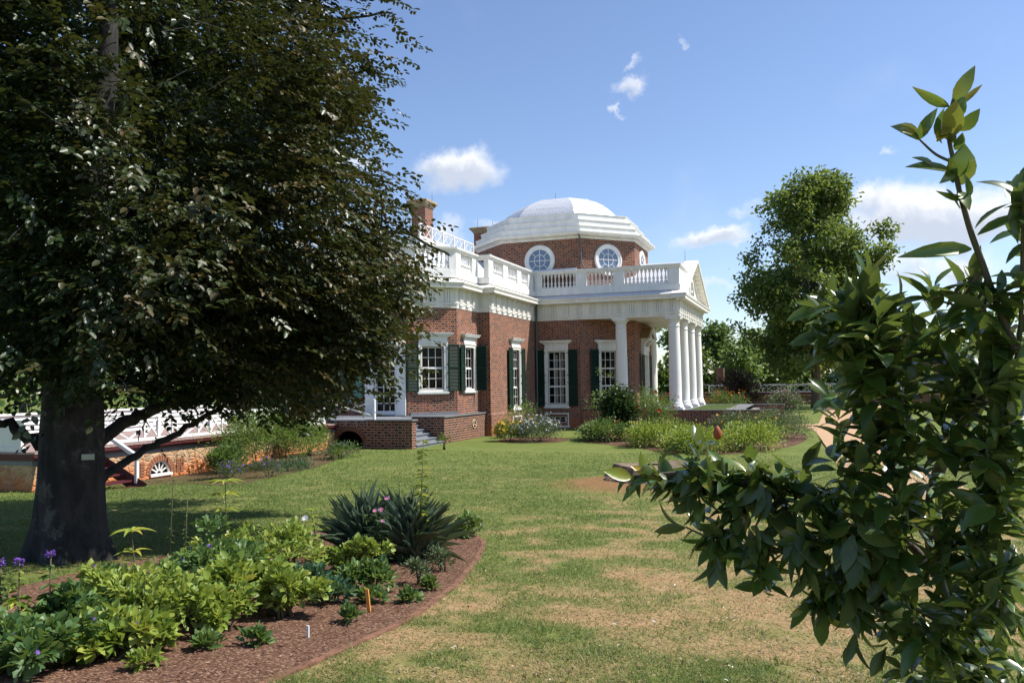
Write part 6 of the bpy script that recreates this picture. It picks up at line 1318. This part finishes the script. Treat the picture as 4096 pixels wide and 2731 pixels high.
def peony(x, y, r, h, n, mat, seed, lab, leaf=.105, flowers=None): bush('peony', lab, 'peony', (x, y, 0), (r, r * .9, h), int(n * 1.7), leaf * (.62 + .035 * (seed % 7)), mat, seed, pe, 'lobed' if seed % 3 else 'spear', clumps=max(16, int(n / 28)), asp=.75, stems=16, up=.10, bottom=.05, flatness=1.1, wild=.32, crs=.50, flowers=flowers)
peony(9.2, -36.75, .60, .56, 900, 'l_lime', 71, 'large bushy yellow green peony next to the yuccas')
peony(9.75, -36.35, .32, .36, 480, 'l_lime', 72, 'yellow green peony directly before the left yucca')
peony(8.8, -37.25, .50, .50, 620, 'l_lime', 73, 'lime green peony behind the bushy one, nearest the tree shadow', flowers=[('p_violet', 10, .025)])
peony(9.2, -38.0, .62, .58, 900, 'l_green', 74, 'broad fresh green peony in the middle of the oval bed', flowers=[('p_violet', 6, .022)])
peony(9.75, -38.45, .55, .42, 800, 'l_lime', 75, 'pale green peony closest to the lawn edging')
peony(10.25, -38.35, .33, .38, 480, 'l_lime', 76, 'small round peony alone on the bare mulch')
peony(9.6, -39.2, .62, .42, 900, 'l_lime', 77, 'broad low peony above the lower edge of the picture', flowers=[('p_violet', 5, .022)])
peony(8.9, -38.9, .55, .34, 800, 'l_lime', 78, 'low lime clump between the trunk and violet spikes', flowers=[('p_violet', 8, .022)])
peony(9.25, -40.2, .50, .32, 600, 'l_green', 79, 'dark green leafy clump at the lower left corner', flowers=[('p_violet', 9, .022)])
peony(9.85, -39.75, .46, .28, 560, 'l_lime', 81, 'loose lime clump spilling towards the bottom edge', flowers=[('p_violet', 5, .022)])
peony(9.25, -39.55, .42, .40, 480, 'l_green', 82, 'loose green clump just right of the violet spikes')
peony(9.65, -40.25, .40, .30, 550, 'l_green', 83, 'green clump touching the bottom edge of the picture', flowers=[('p_violet', 5, .022)])
peony(10.05, -38.95, .36, .36, 520, 'l_lime', 84, 'lime clump at the front of the foliage, left of the white marker')
peony(8.35, -38.3, .42, .28, 450, 'l_green', 80, 'shaded green clump at the foot of the beech')
for i, (x, y, h) in enumerate([(8.78, -39.78, .62), (8.92, -39.74, .63), (9.09, -39.62, .68)]):
    rng = np.random.default_rng(200 + i); z = float(gz(x, y)); root = empty('violet_spike', (0, 0, 0), ['violet flower spike, leftmost of the three by the left edge', 'violet flower spike, middle and closest to its left neighbour', 'violet flower spike, tallest of the three by the left edge'][i], 'flower', 'violet flower spikes')
    G().tube([(x, y, z - .02), (x + .01, y, z + h)], [.008, .005], 6).build('stalk', 'twig', root, True)
    n = 44; t = rng.uniform(.12, .86, n); a = np.arange(n) * 2.4; P = np.stack((np.full(n, x), np.full(n, y), z + h * t), 1); D = np.stack((np.cos(a), np.sin(a), np.full(n, .1)), 1); L_ = .14 * (1.1 - t)
    leaves('leaves', P, D, np.tile((0, 0, 1.), (n, 1)), L_ + .02, (L_ + .02) * .42, 'l_green' if i != 1 else 'l_lime', root, 'oval', np.clip(rng.random(n) + .4 * (t < .4), 0, 1), bend=np.full(n, -.3))
    n = 34; a = rng.random(n) * 6.28; P = np.stack((x + np.cos(a) * .016, y + np.sin(a) * .016, z + h * (.93 + .07 * rng.random(n))), 1); D = np.stack((np.cos(a), np.sin(a), rng.normal(size=n) * .3 + .2), 1)
    leaves('blossoms', P, D, np.tile((0, 0, 1.), (n, 1)), .026, .016, 'p_violet', root, 'oval', rng=rng)
sm = 'small plants on the mulch'
for i, (x, y, r, h, mat, lab, fl) in enumerate([
    (9.92, -33.5, .22, .28, 'l_green', 'small bushy seedling near the far tip of the bed', [('p_white', 8, .02)]),
    (10.62, -35.95, .16, .26, 'l_grey', 'small feathery grey plant right of the yuccas', None),
    (10.72, -36.75, .17, .24, 'l_grey', 'small grey green plant close to the curved edging', None),
    (10.95, -36.95, .08, .10, 'l_green', 'tiny green seedling right beside the edging', None),
    (10.28, -37.25, .25, .24, 'l_green', 'broad leaved plant behind the orange stake', None),
    (10.5, -37.2, .22, .26, 'l_green', 'upright broad leaved plant right of the orange stake', None),
    (10.7, -37.65, .13, .14, 'l_green', 'low green plant in front of the orange stake', None),
    (10.35, -37.75, .2, .20, 'l_blue', 'lacy blue green plant left of the orange stake', None),
    (10.0, -37.6, .25, .25, 'l_blue', 'lacy blue green plant under the bushy peony', None),
    (11.02, -37.5, .09, .11, 'l_green', 'tiny sprout by the edging below the stake', None),
    (10.9, -38.35, .08, .10, 'l_green', 'tiny sprout on open mulch near the white marker', None),
    (10.62, -39.2, .10, .10, 'l_green', 'heart leaved seedling left of the white marker', None),
    (10.35, -39.4, .10, .10, 'l_green', 'small round leaved seedling near the bottom edge', None),
    (10.25, -39.9, .10, .12, 'l_lime', 'pale rosette plant near the bottom edge of the bed', None)]):
    bush('seedling', lab, 'seedling', (x, y, 0), (r, r, h), int(60 + 1500 * r * h * 4), .07 if mat != 'l_grey' else .06, mat, 300 + i, sm, 'spear' if mat == 'l_grey' else 'oval', clumps=7, asp=.28 if mat == 'l_grey' else .5, stems=4, up=.4, flowers=fl)
rng = np.random.default_rng(77)
cos_ = empty('cosmos', (0, 0, 0), 'wispy cosmos with pink flowers standing in the yuccas', 'flower'); z = float(gz(9.85, -35.9)); hd = [(9.80, -35.95, .62), (9.87, -35.95, .63), (9.9, -35.85, .75), (9.92, -36.0, .52)]
g = G()
for x, y, h in hd: g.tube([(9.85, -35.9, z), (x, y, z + h)], [.004, .002], 4)
n = 130; 
g.build('stalk', 'twig', cos_); P = np.stack((9.86 + rng.normal(size=n) * .10, -35.95 + rng.normal(size=n) * .08, z + rng.uniform(.1, .6, n)), 1); leaves('foliage', P, rdir(rng, n) + (0, 0, .4), rdir(rng, n), .06, .006, 'l_green', cos_, 'spear', rng=rng)
blossoms(np.array([(x, y, z + h) for x, y, h in hd]), norm(np.array([(.1, -.6, .7)] * 4)), .035, 'p_pink', cos_, rng, 8)
wf = empty('white_flower', (0, 0, 0), 'single white flower at the left edge of the yuccas', 'flower'); z = float(gz(9.05, -36.2)); G().tube([(9.05, -36.2, z), (9.07, -36.25, z + .55)], [.004, .003], 4).build('stalk', 'twig', wf)
blossoms(np.array([(9.07, -36.25, z + .55)]), np.array([(.1, -.6, .7)]), .05, 'p_white', wf, rng, 9)

# ------------------------------------------------------------------ grass blades and mulch chips
rng = np.random.default_rng(99)
def outside_bed(x, y):
    P = np.array(bed_poly); r = np.zeros(x.shape, bool); n = len(P)
    for i in range(n):
        (x0, y0), (x1, y1) = P[i], P[(i + 1) % n]; r ^= ((y0 > y) != (y1 > y)) & (x < (x1 - x0) * (y - y0) / (y1 - y0 + 1e-12) + x0)
    return ~r
# scatter by angle and distance so near grass is denser
n = 520000
d = 4.3 + 34 * rng.random(n) ** 2.0; ang = rng.uniform(-.60, .62, n)
fx, fy = FW[0] / math.hypot(FW[0], FW[1]), FW[1] / math.hypot(FW[0], FW[1])
x = CAM[0] + d * (fx * np.cos(ang) + fy * np.sin(ang)); y = CAM[1] + d * (fy * np.cos(ang) - fx * np.sin(ang))
dry = dryness(x, y); soil = soilness(x, y)
cl = fbm(x, y, .30, 55, 3); keep = outside_bed(x, y) & (rng.random(n) > np.clip(dry * .95, 0, .90)) & (rng.random(n) > soil * 1.2) & (cl > .27 + .15 * dry) & (rng.random(n) < np.clip((38 - d) / 16, 0, 1)) & (y < -15.2)
x, y, d, dry = x[keep], y[keep], d[keep], dry[keep]; n = len(x)
z = gz(x, y); h = (.024 + .034 * fbm(x, y, .5, 91, 3)) * rng.uniform(.45, 1.3, n) * (1 - .25 * dry); w = (.0016 + .00042 * d)
a = rng.random(n) * 6.283; ln = rng.normal(size=(n, 2)) * h[:, None] * .95
b0 = np.stack((x - np.cos(a) * w, y - np.sin(a) * w, z - .004), 1); b1 = np.stack((x + np.cos(a) * w, y + np.sin(a) * w, z - .004), 1); tp = np.stack((x + ln[:, 0], y + ln[:, 1], z + h), 1)
V = np.stack((b0, b1, tp), 1).reshape(-1, 3); F_ = np.arange(3 * n).reshape(n, 3)
v = np.clip(fbm(x, y, 1.1, 23, 3) * .55 + rng.random(n) * .25 + dry * .5 * rng.random(n) + .35 * (rng.random(n) < .06), 0, 1)
n2 = 170000; d2 = 4.3 + 22 * rng.random(n2) ** 1.8; an2 = rng.uniform(-.45, .62, n2); x2 = CAM[0] + d2 * (fx * np.cos(an2) + fy * np.sin(an2)); y2 = CAM[1] + d2 * (fy * np.cos(an2) - fx * np.sin(an2))
k2 = outside_bed(x2, y2) & (rng.random(n2) < .05 + dryness(x2, y2) * .8) & (x2 > 6); x2, y2, d2 = x2[k2], y2[k2], d2[k2]; n2 = len(x2); z2 = gz(x2, y2) + .004
a2 = rng.random(n2) * 6.283; l2 = rng.uniform(.02, .06, n2); w2 = .0018 + .0004 * d2; px_, py_ = -np.sin(a2) * w2, np.cos(a2) * w2
V2 = np.stack((np.stack((x2 - px_, y2 - py_, z2), 1), np.stack((x2 + px_, y2 + py_, z2), 1), np.stack((x2 + np.cos(a2) * l2, y2 + np.sin(a2) * l2, z2 + l2 * rng.uniform(.05, .5, n2)), 1)), 1).reshape(-1, 3)
V = np.concatenate((V, V2)); F_ = np.arange(len(V)).reshape(-1, 3); v = np.concatenate((v, rng.uniform(.70, .97, n2)))
gr = np_mesh('grass', V, F_, 3, 'grass', None, np.repeat(v, 3)); tag(gr, kind='stuff')
n = 16000; x = rng.uniform(8.2, 11.3, n); y = rng.uniform(-41.5, -33, n); k = ~outside_bed(x, y); x, y = x[k], y[k]; n = len(x)
P = np.stack((x, y, gz(x, y) + .018 + .01 * rng.random(n)), 1); D = np.stack((rng.normal(size=n), rng.normal(size=n), rng.normal(size=n) * .12), 1)
M['chip'] = mat_leaf('bark_chip', [(0, (.035, .016, .010)), (.5, (.13, .058, .034)), (.85, (.25, .13, .08)), (1, (.42, .30, .21))], .9, .1, 0)
ch = leaves('mulch_chips', P, D, norm(rng.normal(size=(n, 3)) * .25 + (0, 0, 1)), rng.uniform(.010, .032, n), rng.uniform(.004, .010, n), 'chip', None, 'oval', rng=rng); tag(ch, kind='stuff')

n = 5200; d = 4.5 + 22 * rng.random(n) ** 1.5; ang = rng.uniform(-.5, .6, n); x = CAM[0] + d * (fx * np.cos(ang) + fy * np.sin(ang)); y = CAM[1] + d * (fy * np.cos(ang) - fx * np.sin(ang)); k = outside_bed(x, y) & (x > 3); x, y = x[k], y[k]; n = len(x)
P = np.stack((x, y, gz(x, y) + .02 + .02 * rng.random(n)), 1); D = np.stack((rng.normal(size=n), rng.normal(size=n), rng.normal(size=n) * .3), 1)
M['litter'] = mat_leaf('leaf_litter', [(0, (.10, .055, .03)), (.5, (.24, .15, .08)), (.85, (.36, .28, .17)), (.95, (.45, .40, .30)), (1, (.62, .60, .52))], .8, .2, 0)
lt_ = leaves('leaf_litter', P, D, norm(rng.normal(size=(n, 3)) * .4 + (0, 0, 1)), rng.uniform(.012, .04, n), rng.uniform(.006, .018, n), 'litter', None, 'oval', rng=rng); tag(lt_, kind='stuff')
